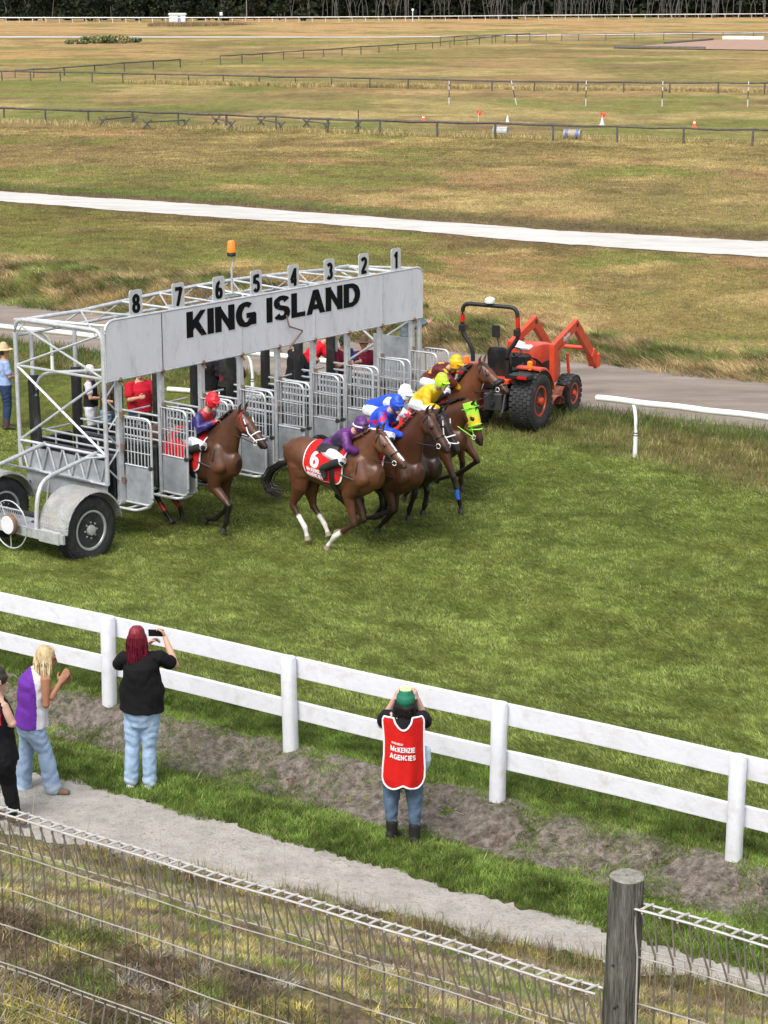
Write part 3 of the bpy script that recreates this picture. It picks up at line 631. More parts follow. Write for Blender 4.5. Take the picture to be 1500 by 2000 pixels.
# wheels, fenders, bumper
mat('checker', (.42,.42,.41), .5, .5, var=.25, scale=6, bump=1.5, bscale=45, dirt=(.42,.33,.2), dirtamt=.6, dscale=3); mat('red_lens', (.5,.01,.01), .3)
wc = at(183, 1100); dl, dd = (wc - GO) @ GV, (wc - GO) @ GU; WR = .53
def tyre_wheel(name, C, ax, R, w, rr, tyre_mat, rim_mat, parent, lugs=0, sub=True):
    ax = unit(ax); hw = w / 2; q = R - rr
    prof = [(-hw * .72, rr), (-hw * .95, rr + q * .25), (-hw, rr + q * .55), (-hw * .9, rr + q * .85), (-hw * .72, R - .012), (-hw * .3, R), (hw * .3, R), (hw * .72, R - .012), (hw * .9, rr + q * .85), (hw, rr + q * .55), (hw * .95, rr + q * .25), (hw * .72, rr)]
    mb = MB().lathe(C, ax, prof, 56)
    a = unit(np.cross(ax, UP)); b_ = np.cross(ax, a)
    if lugs:
        rows = np.linspace(-.78, .78, lugs)
        nl = int(2 * math.pi * R / .115)
        for ri, f in enumerate(rows):
            for k in range(nl):
                th = (k + .5 * (ri % 2)) * 2 * math.pi / nl; rd = math.cos(th) * a + math.sin(th) * b_; tg = -math.sin(th) * a + math.cos(th) * b_
                Rr = R - .012 * (abs(f) > .6) - .0; mb.box(C + ax * hw * f + rd * (Rr + .004), ax, tg, rd, hw / lugs * .82, .042, .014)
    else:
        for k in range(60):
            th = k * 2 * math.pi / 60; rd = math.cos(th) * a + math.sin(th) * b_; tg = -math.sin(th) * a + math.cos(th) * b_
            for f in (-.6, -.2, .2, .6): mb.box(C + ax * hw * f + rd * R, ax, tg, rd, hw * .16, .021, .01)
    t = mb.build(name, tyre_mat, parent, smooth=True)
    mb = MB()
    s_ = 1
    mb.lathe(C, ax, [(-hw * .8, rr * .9), (-hw * .85, rr + .015), (-hw * .7, rr + .02), (hw * .7, rr + .02), (hw * .85, rr + .02), (hw * .85, rr - .01), (hw * .5, rr - .03), (hw * .35, rr * .82), (hw * .45, rr * .6), (hw * .6, rr * .4), (hw * .62, rr * .3), (hw * 1.0, rr * .26), (hw * 1.05, rr * .2), (hw * 1.05, 0)], 40)
    for k in range(8):
        th = k * math.pi / 4; rd = math.cos(th) * a + math.sin(th) * b_; mb.lathe(C + ax * hw * .6 + rd * rr * .42, ax, [(0, .016), (.03, .016), (.032, 0)], 6)
    rim = mb.build('rim', rim_mat, t, smooth=True)
    mb = MB()
    for k in range(8):
        th = (k + .5) * math.pi / 4; rd = math.cos(th) * a + math.sin(th) * b_; mb.lathe(C + ax * (hw * .415) + rd * rr * .7, ax, [(0, .001), (.0, .035), (.004, .035), (.004, 0)], 10)
    mb.build('rim_hole', 'black_paint', rim)
    return t
tyre_wheel('wheel', G(dl, dd - .14, WR), GU, WR, .28, .3, 'rubber', 'galvanised', gate)
tyre_wheel('wheel', G(dl, dd - 2.15, WR), GU, WR, .28, .3, 'rubber', 'galvanised', gate)
for off, ca_, cb_ in ((0, -10, 178), (-2.0, -10, 178)):
    rings = []
    for t in np.linspace(math.radians(2), math.radians(172), 16):
        rings.append(np.array([G(dl - math.cos(t) * (WR + r_), dd + off + x, WR + .03 + math.sin(t) * (WR + r_)) for x, r_ in ((-.55, .09), (.04, .09), (.07, .06), (.07, .05), (.035, .075), (-.55, .075))]))
    MB().ring(rings).build('fender', 'checker', gate, smooth=False) if 'checker' in MATS else None
bl0 = dl - WR - .16; bz = .54
MB().box(G(bl0, dd - 1.25, bz), GU, GV, UP, 1.35, .02, .075).box(G(bl0, dd - .2, bz - .0), GU, GV, UP, .22, .045, .09).build('bumper_beam', 'galvanised', gate)
MB().box(G(bl0 + .3, dd - 1.3, bz - .02), GU, GV, UP, 1.0, .3, .03).build('rear_deck', 'galvanised_sheet', gate)
MB().beam(G(dl, dd - .3, WR), G(dl, dd - 2.0, WR), .12, .12).beam(G(dl - .3, dd - 1.0, .5), G(L0 + .4, dd - 1.0, .56), .14, .14).beam(G(dl - .3, dd - .6, .55), G(L0, -.1, .72), .1, .1).beam(G(dl - .3, dd - 1.9, .55), G(L0, -1.9, .72), .1, .1).build('axle', 'dark_steel', gate)
mb = MB()
for d in np.arange(0, 1.3, .05):
    for s_ in (-1, 1):
        a = G(bl0 + .02, dd - 2.2 + d, bz + .07); b_ = G(bl0 + .02, dd - 2.2 + d + s_ * .12, bz + .3)
        mb.tube([a, b_], .005, 4)
mb.tube([G(bl0 + .02, dd - 2.3, bz + .3), G(bl0 + .02, dd - .85, bz + .3)], .014, 6).build('mesh_basket', 'galvanised', gate)
rc = G(bl0 - .12, dd - .98, bz + .1); mb = MB()
mb.tube([rc + .38 * (math.cos(q) * GU + math.sin(q) * UP) for q in np.arange(28) * math.pi / 14], .011, 6, closed=True)
mb.tube([rc, rc + UP * -.38], .01, 6).tube([rc - UP * .1, rc - GU * .2 + UP * .32], .01, 6).build('hand_wheel', 'galvanised', gate, smooth=True)
MB().lathe(rc + GV * .02, -GV, [(0, .15), (0, .165), (.06, .165), (.08, .14), (.08, 0)], 28).build('winch_drum', 'rusty_steel', gate, smooth=True)
MB().lathe(rc - GV * .062, -GV, [(0, 0.001), (0, .145), (.006, .14), (.006, 0)], 28).build('drum_cover', 'white_paint', gate, smooth=True)
mb = MB()
for d0, l1 in ((dd - .55, 0), (dd - 1.75, 0)):
    p0 = G(bl0 + .02, d0, bz + .05); hh = hB1
    mb.tube(roundpath([p0, G(bl0 + .1, d0, hh - .1), G(L0, d0 - .35, hh + .02)], .35), .034, 10)
    mb.tube([G(L0, d0 - .5, hB2), G(bl0 + .45, d0 - .1, hh - .04)], .02, 8); mb.tube([G(bl0 + .45, d0 - .1, hh - .04), G(bl0 + .5, d0 - .3, bz + .1)], .02, 8)
mb.tube([G(L0 - .02, .0, hB1), G(L0 - .35, -.1, hB1 + .02)], .02, 8)
mb.build('draw_frame', 'galvanised', gate, smooth=True)
# ---------------- tractor ----------------
TR = at(1036, 838); THd = unit(np.array([math.sin(math.radians(27)), math.cos(math.radians(27)), 0])); TL = np.array([-THd[1], THd[0], 0.])
TO = TR + TL * .62
PT = Plane((TO[0], TO[1]), THd)
tw = PT.W
trac = empty('tractor', tw(0, 0, 0), 'orange compact tractor with front loader arms and black roll bar', 'tractor')
for s_ in (-1, 1):
    tyre_wheel('rear_wheel', tw(0, s_ * .62, .6), TL * s_, .6, .5, .3, 'rubber', 'tractor_orange', trac, lugs=6)
fw = 2.1
for s_ in (-1, 1):
    tyre_wheel('front_wheel', tw(fw, s_ * .6, .39), TL * s_, .39, .32, .21, 'rubber', 'tractor_orange', trac, lugs=4)
def rotbox(x0, x1, y0, y1, z0, z1, name, m, bev=.02, label=None):
    return MB().box(tw((x0 + x1) / 2, (y0 + y1) / 2, (z0 + z1) / 2), THd, TL, UP, (x1 - x0) / 2, (y1 - y0) / 2, (z1 - z0) / 2, bev).build(name, m, trac, label)
rotbox(-.35, .7, -.22, .22, .38, .8, 'gearbox', 'dark_steel'); rotbox(.6, 2.4, -.16, .16, .42, .62, 'chassis', 'dark_steel')
rotbox(fw - .07, fw + .07, -.5, .5, .33, .46, 'front_axle', 'dark_steel'); rotbox(-.08, .08, -.5, .5, .5, .7, 'rear_axle', 'dark_steel')
rotbox(.05, .95, -.45, .45, .76, .8, 'foot_platform', 'dark_steel', 0)
# fenders
for s_ in (-1, 1):
    rings = []
    for t in np.linspace(math.radians(78), math.radians(168), 14):
        x = -math.cos(t) * .68 ; z = .62 + math.sin(t) * .67
        rings.append(np.array([tw(x * 1.0, s_ * y, z + dz) for y, dz in ((.34, .012), (.84, .0), (.86, -.02), (.86, -.06), (.84, -.03), (.34, -.015))]))
    fd = MB().ring(rings).build('fender', 'tractor_orange', trac, smooth=True)
    MB().box(tw(-.5, s_ * .6, 1.18), THd, TL, UP, .14, .22, .05, .02).build('tail_light_box', 'black_paint', trac)
    MB().box(tw(-.645, s_ * .68, 1.17), THd, TL, UP, .012, .1, .03, .005).build('tail_light', 'red_lens' if 'red_lens' in MATS else 'red_cloth', trac)
    MB().lathe(tw(-.28, s_ * .7, 1.28), UP, [(0, .03), (0.05, .03), (.05, .05), (.16, .055), (.18, .03), (.18, 0)], 12).build('indicator_light', 'amber', trac, smooth=True)
rotbox(-.45, .0, -.3, .3, .95, 1.08, 'seat_base', 'tractor_orange', .03)
# seat
MB().ring([np.array([tw(-.12 + dx - .14 * z, y, .0 + 1.08 + z * .62) for dx, y in ((-.06, -w), (-.075, -w * .6), (-.075, w * .6), (-.06, w), (.02, w * 1.0), (.045, w * .6), (.045, -w * .6), (.02, -w * 1.0))]) for z, w in ((0, .2), (.25, .25), (.6, .25), (.85, .23), (.96, .18), (1.0, .1))]).build('seat_back', 'black_vinyl', trac, smooth=True)
MB().ring([np.array([tw(.12 + .24 * c * (1.1 if abs(c) < .8 else 1), .24 * s2, 1.06 + z) for c, s2 in [(math.cos(q), math.sin(q)) for q in np.arange(16) * math.pi / 8]]) for z in (0, .03, .1, .12)]).build('seat_cushion', 'black_vinyl', trac, smooth=True)
# roll bar, traced in the vertical plane across the axle
RB = Plane((tw(-.35, 0, 0)[0], tw(-.35, 0, 0)[1]), -TL)
pr = lambda px, py: RB.P(px, py)
rp = roundpath([pr(924, 705), pr(923, 678), pr(903, 650), pr(903, 630), pr(904, 592), pr(1010, 601), pr(1012, 645), pr(1012, 662), pr(990, 690), pr(990, 740)], .16)
MB().tube(rp, .043, 10).build('roll_bar', 'black_paint', trac, smooth=True)
for px, py in ((903, 640), (1010, 650)):
    MB().box(pr(px, py), TL, THd, UP, .06, .05, .07, .01).tube([pr(px - 4, py + 2), pr(px + 4, py - 2)], .03, 8).build('roll_bar_hinge', 'black_paint', trac)
for (a, b_) in (((903.5, 628), (903.6, 614)), ((1011.5, 640), (1011.2, 620))): MB().tube([pr(*a), pr(*b_)], .0455, 10).build('red_sticker', 'red_cloth', trac, smooth=True)
MB().lathe(pr(957, 592), UP, [(0, .1), (.02, .11), (.09, .1), (.12, .05), (.125, 0)], 18).build('beacon', 'white_lens', trac, smooth=True)
# hood
rings = []
for x, zt, w, zb in ((.85, 1.52, .27, .8), (1.05, 1.56, .3, .62), (1.5, 1.54, .31, .6), (2.0, 1.46, .3, .58), (2.35, 1.36, .27, .58), (2.5, 1.2, .24, .6)):
    rings.append(np.array([tw(x, y * w, zb + (zt - zb) * z) for y, z in ((-1, 0), (-1.02, .5), (-.98, .8), (-.8, .95), (-.4, 1), (.4, 1), (.8, .95), (.98, .8), (1.02, .5), (1, 0))]))
MB().ring(rings).build('hood', 'tractor_orange', trac, smooth=True)
rotbox(2.5, 2.54, -.2, .2, .65, 1.1, 'grille', 'black_paint', .01)
for s_ in (-1, 1): MB().box(tw(1.7, s_ * .315, .98), THd, TL, UP, .38, .012, .16, .005).build('side_grille', 'black_paint', trac)
rotbox(.6, .88, -.25, .25, .8, 1.4, 'dash', 'black_paint', .04)
MB().tube([tw(.45 + .17 * math.cos(q) * .8, .19 * math.sin(q), 1.47 + .17 * math.cos(q) * .45) for q in np.arange(20) * math.pi / 10], .016, 8, closed=True).tube([tw(.45, 0, 1.46), tw(.7, 0, 1.3)], .02, 8).build('steering_wheel', 'black_paint', trac, smooth=True)
MB().box(tw(.95, -.05, 1.5), THd, TL, UP, .13, .16, .05, .03).box(tw(1.05, .08, 1.55), THd, unit(TL + UP * .3), UP, .1, .1, .04, .02).build('white_rag', 'white_cloth', trac, smooth=True)
mb = MB()
for k in range(5): mb.tube([tw(.9 + .1 * k, -.33 - .03 * k, .9), tw(.8 + .06 * k, -.4, 1.3 - .03 * k), tw(.7, -.3, 1.35)], .015, 6)
for y in (-.25, .15, .3): mb.tube([tw(.3, y, .85), tw(.33, y * 1.15, 1.25)], .012, 6).sphere(tw(.33, y * 1.15, 1.27), .03)
mb.build('levers_and_hoses', 'black_paint', trac, smooth=True)
# rear hitch mass
mb = MB().box(tw(-.42, 0, .6), THd, TL, UP, .12, .2, .18, .02)
for s_ in (-1, 1): mb.tube([tw(-.35, s_ * .2, .5), tw(-.95, s_ * .35, .42)], .03, 8).tube([tw(-.4, s_ * .25, .95), tw(-.8, s_ * .33, .45)], .022, 8)
mb.tube([tw(-.45, 0, .85), tw(-.95, 0, .75)], .025, 8).lathe(tw(-.5, 0, .6), -THd, [(0, .06), (.12, .05), (.12, 0)], 12).build('rear_linkage', 'dark_steel', trac)
# loader arms
for s_, pts in ((-1, [(1081, 674), (1127, 629), (1133, 640), (1160, 700)]), (1, None)):
    off = -.48
    K = Plane((tw(0, off, 0)[0], tw(0, off, 0)[1]), THd)
    q0, q1, q2, q3 = [K.P(x, y) for x, y in ((1081, 678), (1124, 634), (1136, 650), (1160, 703))]
    if s_ == 1: q0, q1, q2, q3 = [q + TL * .96 for q in (q0, q1, q2, q3)]
    side = TL * s_
    def plate(a, b_, wa, wb, th, name, m='tractor_orange', par=trac):
        t = unit(b_ - a); n = unit(np.cross(side, t)); th = side * th / 2
        R = [np.array([p + n * w + th, p - n * w + th, p - n * w - th, p + n * w - th]) for p, w in ((a, wa), (b_, wb))]
        return MB().ring(R).build(name, m, par)
    arm = plate(q0 - unit(q1 - q0) * .05, q1, .075, .1, .1, 'loader_arm')
    plate(q1 - (q2 - q1) * .2, q2 * .25 + q3 * .75, .11, .095, .097, 'arm_knee')
    plate(q2 * .3 + q3 * .7, q3, .11, .14, .15, 'arm_end')
    base = K.P(1081, 745) + (TL * .96 if s_ == 1 else 0)
    plate(base, q0 + UP * .06, .085, .1, .11, 'loader_upright')
    lo = q0 * .9 + base * .1 - UP * .12; hi = q0 * .15 + q1 * .85 - UP * .1 + THd * .02
    MB().tube([lo + THd * .1, lo * .4 + hi * .6], .038, 10).build('cylinder_barrel', 'tractor_orange', arm, smooth=True)
    MB().tube([lo * .4 + hi * .6, hi], .02, 8).build('cylinder_rod', 'white_lens', arm, smooth=True)
    MB().tube([q1 + UP * .04, q1 * .2 + q3 * .8 + UP * .1], .034, 10).build('tilt_cylinder', 'tractor_orange', arm, smooth=True)
    MB().lathe(q1 - side * .06, side, [(0, .05), (.12, .05), (.12, 0)], 12).build('pivot_pin', 'black_paint', arm)
    mb = MB().box(q3 + THd * .02, THd, side, UP, .05, .12, .15, .01).box(q3 + THd * .1 - UP * .1, THd, side, UP, .05, .03, .1).build('quick_hitch', 'tractor_orange', arm)
    if s_ == -1:
        qa, qb = q0, q1; t = unit(qb - qa); n = unit(np.cross(t, -TL)); n = n if n[2] > 0 else -n
        put_text('arm_lettering', 'Burder', qa * .5 + qb * .5 - TL * .0535 - n * .005, t, n, .1, .36, 'white_paint', arm, .2)
    mb = MB().tube([K.P(1112, 745) + (TL * .96 if s_ == 1 else 0), K.P(1108, 690) + (TL * .96 if s_ == 1 else 0)], .035, 6).build('front_strut', 'tractor_orange', trac)
cr = K.P(1148, 680); MB().tube([cr, cr + TL * .96], .05, 10).build('cross_tube', 'tractor_orange', trac, smooth=True)
MB().tube([tw(.85, -.48, .72), tw(.85, .48, .72)], .05, 8).build('loader_crossmember', 'tractor_orange', trac, smooth=True)
mp_ = tw(1.0, .62, 1.78); MB().box(mp_, TL, THd, UP, .09, .012, .13, .01).tube([tw(.95, .48, 1.3), mp_], .012, 6).build('mirror', 'black_paint', trac)
# mower deck hung between the axles
rings = []
for t in np.linspace(0, 1, 9):
    a = math.radians(180 * t); rings.append(np.array([tw(1.1 + .36 * math.cos(a) , y, .3 + .22 * math.sin(a) + dz) for y, dz in ((-.78, 0), (.5, 0), (.5, -.02), (-.78, -.02))]))
MB().ring(rings).build('mower_deck', 'dusty_red_metal', trac, smooth=True)
rings = []
for t in np.linspace(0, 1, 8):
    rings.append(np.array([tw(1.52 + .3 * math.cos(math.radians(160 * t + 10)), -.55, .24 + .42 * math.sin(math.radians(160 * t + 10)) * 1.0) - TL * q for q in (0, .22, .225, -.01)]))
MB().ring(rings).build('deflector_shield', 'dusty_red_metal', trac, smooth=True)
# ---------------- paddock fences and far things ----------------
def rail_fence(posts, label, rr=.075, hh=None, mat_='grey_log', pr_=.07, wires=False, name='log_rail_fence', gaps=()):
    P = []
    for x, yb, yt in posts:
        g = at(x, yb); lo, hi = 0, 3
        for _ in range(30):
            m = (lo + hi) / 2
            if pj(g + UP * m)[1] > yt: lo = m
            else: hi = m
        P.append((g, lo))
    root = empty(name, P[0][0], label, 'fence')
    for g, h in P:
        ln = np.array([random.uniform(-.03, .03), 0, 0]); r = pr_ * random.uniform(.85, 1.2)
        MB().tube([g - UP * .2, g + UP * (h + .04) + ln], [r, r * .9], 8).build('fence_post', mat_, root, smooth=True)
    pts = []
    for i, (g, h) in enumerate(P):
        pts.append(g + UP * (h + random.uniform(-.02, .03)))
        if i < len(P) - 1: pts.append((g + P[i + 1][0]) / 2 + UP * ((h + P[i + 1][1]) / 2 - random.uniform(0, .05)))
    MB().tube(pts, [rr * random.uniform(.8, 1.25) for _ in pts], 8).build('top_rail', mat_, root, smooth=True)
    if wires:
        mb = MB()
        for f in (.35, .7): mb.tube([g + UP * h * f for g, h in P], .012, 4)
        mb.build('fence_wire', 'wire', root)
    return root
def il(x, pts): return float(np.interp(x, [p[0] for p in pts], [p[1] for p in pts]))
xs1 = [-75, 8, 89, 173, 259, 348, 442, 539, 640, 742, 854, 967, 1080, 1205, 1335, 1469, 1610]
r1 = [(-75, 209), (8, 211), (345, 220), (640, 232), (854, 238), (1080, 244), (1335, 250), (1610, 256)]
rail_fence([(x, il(x, r1) + 25 + 8 * x / 1469, il(x, r1)) for x in xs1], 'nearest grey log rail fence crossing the whole paddock in yellow grass', wires=True)
xs2 = [-58, 4, 60, 118, 180, 240, 303, 368, 436, 506, 577, 648, 722, 797, 878, 961, 1043, 1128, 1218, 1308, 1403, 1493, 1590]
r2 = [(-58, 138), (0, 139), (180, 142), (368, 146), (577, 150), (797, 154), (961, 158), (1128, 160), (1590, 163)]
rail_fence([(x, il(x, r2) + 18 + 3 * x / 1469, il(x, r2)) for x in xs2], 'second grey log rail fence beyond the striped slalom poles', wires=True)
f3 = [(30, 152, 137), (66, 152, 135), (126, 148, 132), (185, 142, 128), (243, 140, 123), (300, 136, 119), (352, 132, 116)]
rail_fence(f3, 'short oblique dark log rail fence far left')
f4 = [(431, 127, 109), (473, 124, 107), (513, 120, 105), (554, 117, 101), (593, 114, 99), (632, 111, 97), (668, 109, 94), (705, 106, 91), (740, 103, 89), (777, 100, 87), (812, 97, 85), (845, 95, 83), (879, 94, 80), (912, 89, 78), (936, 87, 74), (961, 85, 71), (986, 84, 68), (1008, 83, 67), (1035, 81, 65)]
rail_fence(f4, 'long oblique dark log rail fence climbing towards the far right')
rail_fence([(860, 90, 72), (887, 88, 71), (912, 86, 70), (968, 84, 69), (1010, 82, 67.5), (1067, 80, 67)], 'small far dark log rail pen side behind the oblique fence')
rail_fence([(1097, 80, 67), (1130, 80, 67), (1183, 80, 66), (1239, 79, 65), (1296, 78.5, 64.5), (1353, 78, 64), (1412, 76, 63.5), (1471, 75, 63), (1540, 74, 62)], 'thin distant post and wire fence before the sand arena', .05, wires=True, name='post_and_wire_fence')
rail_fence([(353, 131, 117), (394, 128, 120), (430, 127, 112)], 'wire gate opening between two oblique log fences', .02, mat_='wire', pr_=.03, wires=True, name='wire_gate')
def pole(p0, p1, r0, r1, name, m, label, cat, group=None, z=.1): return MB().tube([p0, (p0 + p1) / 2, p1], [r0, (r0 + r1) / 2, r1], 8).build(name, m, None, label, cat, group, True)
pole(at(1199, 95) + UP * .18, at(1378, 96.5) + UP * .18, .3, .25, 'arena_log', 'grey_log', 'thick grey log along the near edge of the sand arena', 'log')
pole(at(1298, 87) + UP * .18, at(1392, 78.5) + UP * .18, .28, .22, 'arena_log', 'grey_log', 'grey log on the left edge of the sand arena', 'log')
pole(at(1412, 77) + UP * .25, at(1492, 78) + UP * .25, .4, .4, 'arena_log', 'white_paint', 'pale white log at the far edge of the sand arena', 'log')
# cross-ended jump stands with poles behind the nearest fence
cav = [(201, 231, 245), (288, 236, 250), (263, 228, 240), (363, 234, 247), (422, 229, 243), (452, 238, 252), (510, 231, 245), (549, 240, 253), (599, 233, 248), (638, 242, 254), (700, 236, 252)]
pc = []
names_ = ['leftmost', 'second from left', 'third from left', 'fourth from left', 'fifth from left', 'sixth from left', 'seventh from left', 'eighth from left', 'ninth from left', 'tenth from left', 'rightmost']
order_ = sorted(range(11), key=lambda k: cav[k][0])
for k, (x, yt, yb) in enumerate(cav):
    g = at(x, yb + 1); pc.append(g); mb = MB(); h = (yb - yt) / 30.
    for s_ in (-1, 1): mb.beam(g + np.array([-s_ * h * .55, 0.06 * s_, 0]), g + np.array([s_ * h * .6, 0.06 * s_, h * 1.25]), .1, .1)
    mb.build('jump_stand', 'grey_log', None, 'grey wooden X shaped jump stand behind the near log fence, ' + names_[order_.index(k)], 'jump stand', 'wooden jump stands behind the near fence')
for n_, (a, b_) in enumerate(((0, 2), (1, 3), (4, 5), (6, 7), (8, 9))):
    pole(pc[a] + UP * .42, pc[b_] + UP * .45, .05, .05, 'jump_pole', 'grey_log', ('first', 'second', 'third', 'fourth', 'last')[n_] + ' grey jump pole from the left, resting on X shaped stands', 'jump pole', 'grey jump poles')
MB().tube([at(700, 262), at(700, 262) + UP * 1.5], .035, 6).build('star_picket', 'dark_steel', None, 'dark steel picket standing at the nearest log fence', 'post')
for k, (x, yt, yb, tl) in enumerate(((877, 160, 204, 0), (1009, 160, 205, -.12), (1144, 160, 207, 0), (1293, 161, 208, 0), (1460, 161, 209, 0))):
    g = at(x, yb); h = (yb - yt) / ((F / ((g - EYE) @ FV)) * .97)
    root = empty('slalom_pole', g, 'black and white banded slalom pole, ' + ('leftmost of five', 'leaning, second of five from left', 'third of five, upright', 'fourth of five from left', 'rightmost of five')[k], 'pole', 'banded slalom poles in the paddock')
    for a, b_, m in ((0, .3, 'white_paint'), (.3, .62, 'black_paint'), (.62, .78, 'white_paint'), (.78, .84, 'black_paint'), (.84, 1, 'white_paint')):
        MB().tube([g + UP * h * a + RV * tl * h * a * 2, g + UP * h * b_ + RV * tl * h * b_ * 2], .034, 8).build('band', m, root, smooth=True)
mat('cone_orange', (.8, .13, .02), .5); mat('flag_red', (.75, .05, .02), .6); mat('drum_blue', (.1, .16, .36), .5, var=.3); mat('drum_cream', (.4, .33, .24), .6, var=.3); mat('drum_white', (.42, .42, .42), .6, var=.3)
def cone(x, yb, hgt, m, label):
    g = at(x, yb); root = empty('traffic_cone', g, label, 'cone', 'cones in the paddock')
    MB().lathe(g, UP, [(0, 0.001), (0, .2), (.04, .2), (.04, .14), (hgt, .03), (hgt, 0)], 14).build('cone_body', m, root)
    MB().lathe(g + UP * hgt * .45, UP, [(0, .09), (0, .1), (hgt * .2, .075), (hgt * .2, .05)], 14).build('cone_band', 'white_paint', root)
cone(827, 236, .45, 'cone_orange', 'small orange cone left of the red flag'); cone(991, 243, .6, 'white_paint', 'white cone behind the left drum')
cone(1176, 244, .5, 'white_paint', 'white cone under the right red flag'); cone(1356, 249, .6, 'cone_orange', 'bright orange cone at the far right of the paddock')
for k, (x, y, xb, yb) in enumerate(((937, 227, 934, 236), (1174, 231, 1176, 240))):
    g = at(xb, yb + 2); root = empty('marker_flag', g, ('red marker flag, left one', 'red marker flag above a white cone, right one')[k], 'flag', 'red flags'); c = g + UP * .5
    MB().tube([g, g + UP * .62], .015, 6).build('flag_stick', 'white_paint', root)
    MB().ring([np.array([c + RV * (i * .09 - .12) + UP * (.12 * math.sin(i * 1.9) + q) + np.array([0, .03 * math.sin(i * 2 + k) + w, 0]) for q, w in ((.0, 0), (.2, 0), (.2, .01), (.0, .01))]) for i in range(5)]).build('flag_cloth', 'flag_red', root)
for k, (x, y) in enumerate(((978, 266), (1118, 272))):
    g = at(x, y) + UP * .3; root = empty('steel_drum', g - UP * .3, ('blue and white drum lying in long grass, left one', 'larger blue and cream drum lying in long grass, right one')[k], 'drum', 'drums in the long grass'); ax = unit(RV + .25 * FN3 * 0 - np.array([0, .35, 0])); L_ = .52 if k else .45
    MB().lathe(g, ax, [(-L_, 0.001), (-L_, .29), (-L_ + .03, .3), (-.17, .29), (-.16, .305), (-.14, .29), (.14, .29), (.16, .305), (.17, .29), (L_ - .03, .3), (L_, .3), (L_, .25), (L_ - .03, .25), (L_ - .03, 0)], 20).build('drum_body', 'drum_white' if not k else 'drum_cream', root, smooth=True)
    for f in ((-.7, .3), (.7,)) [0 if k else 1] if False else ((-.32, .34) if k else (-.3,)): MB().lathe(g + ax * f, ax, [(-.1, .28), (-.1, .306), (.1, .306), (.1, .28)], 20).build('drum_stripe', 'drum_blue', root, smooth=True)
# far running rail
fr = [(-60, 44, 32), (0, 44, 32), (380, 44, 33), (750, 42, 33), (1060, 38.5, 30.5), (1560, 34.5, 26.5)]
fx = list(np.arange(-40, 1545, 26)); root = empty('far_running_rail', at(0, 44), 'white running rail far across the course in front of the trees', 'racing rail')
prv = []
for x in fx:
    yb = il(x, [(p[0], p[1]) for p in fr]); g = at(x, yb); MB().tube([g, g + UP * 1.0, g + UP * 1.3 - RV * .25], .07, 6).build('rail_post', 'white_plastic', root); prv.append(g + UP * 1.4 - RV * .3)
MB().tube(prv, .16, 6).build('rail_tube', 'white_plastic', root, smooth=True)
g = at(345, 43.5); sh = empty('white_shed', g, 'small white shed behind the far running rail', 'shed')
MB().box(g + UP * 1.1 + np.array([0, 3, 0]), RV, [0, 1, 0], UP, 2.4, 1.5, 1.1).build('wall', 'white_paint', sh); MB().prism([(-2.7, 0), (2.7, 0), (2.4, .45), (-2.4, .45)], g + UP * 2.2 + np.array([0, 3, 0]), RV, UP, 3.4).build('roof', 'white_plastic', sh)
MB().box(g + UP * .95 + np.array([.6, 1.47, 0]), RV, [0, 1, 0], UP, .4, .04, .9).build('door', 'drum_blue', sh)
g = at(482, 41); pole(g, g + UP * 11, .17, .12, 'utility_pole', 'cut_wood', 'pale timber utility pole before the dark trees', 'pole')
g = at(432, 41); root = empty('white_marker_sign', g, 'small white square sign before the dark trees', 'sign'); MB().tube([g, g + UP * 2.0], .05, 6).build('sign_post', 'white_paint', root); MB().box(g + UP * 2.2, RV, [0, 1, 0], UP, .45, .04, .5).build('sign_board', 'white_paint', root)
g = at(806, 42); root = empty('white_distance_post', g, 'tall white distance post with a round head at the far rail', 'post'); MB().tube([g, g + UP * 3.2], .14, 8).build('post_shaft', 'white_paint', root); MB().lathe(g + UP * 3.5, [0, -1, 0], [(-.1, 0.001), (-.1, .4), (.1, .4), (.1, 0)], 14).build('post_head', 'white_paint', root)
# ---------------- trees ----------------
mat('leaf_far', attr='Col', rough=.9, var=.2, spec=.1); mat('bark_pale', (.11, .105, .1), .9, var=.3); mat('bark_dark', (.03, .027, .024), .9)
def leaves(cs, rs, n, size, pal, flat=.8):
    cs = np.array(cs); rs = np.array(rs); k = rng.integers(0, len(cs), n); d = rng.normal(size=(n, 3)); d /= np.linalg.norm(d, axis=1)[:, None]
    rad = rs[k] * rng.uniform(.35, 1.05, n) ** .5; P = cs[k] + d * rad[:, None] * [1, 1, flat]
    a = rng.normal(size=(n, 3)); a /= np.linalg.norm(a, axis=1)[:, None]; b_ = np.cross(a, rng.normal(size=(n, 3))); b_ /= np.linalg.norm(b_, axis=1)[:, None]
    s_ = size * rng.uniform(.5, 1.3, n)[:, None]; V = np.stack([P - a * s_, P + b_ * s_, P + a * s_, P - b_ * s_], 1).reshape(-1, 3)
    c = np.array(pal)[rng.integers(0, len(pal), len(cs))][k] * rng.uniform(.6, 1.3, n)[:, None]
    return V, np.arange(4 * n).reshape(-1, 4), np.repeat(c, 4, 0)
dk = [(.018, .027, .015), (.026, .034, .018), (.015, .021, .013), (.036, .042, .022)]
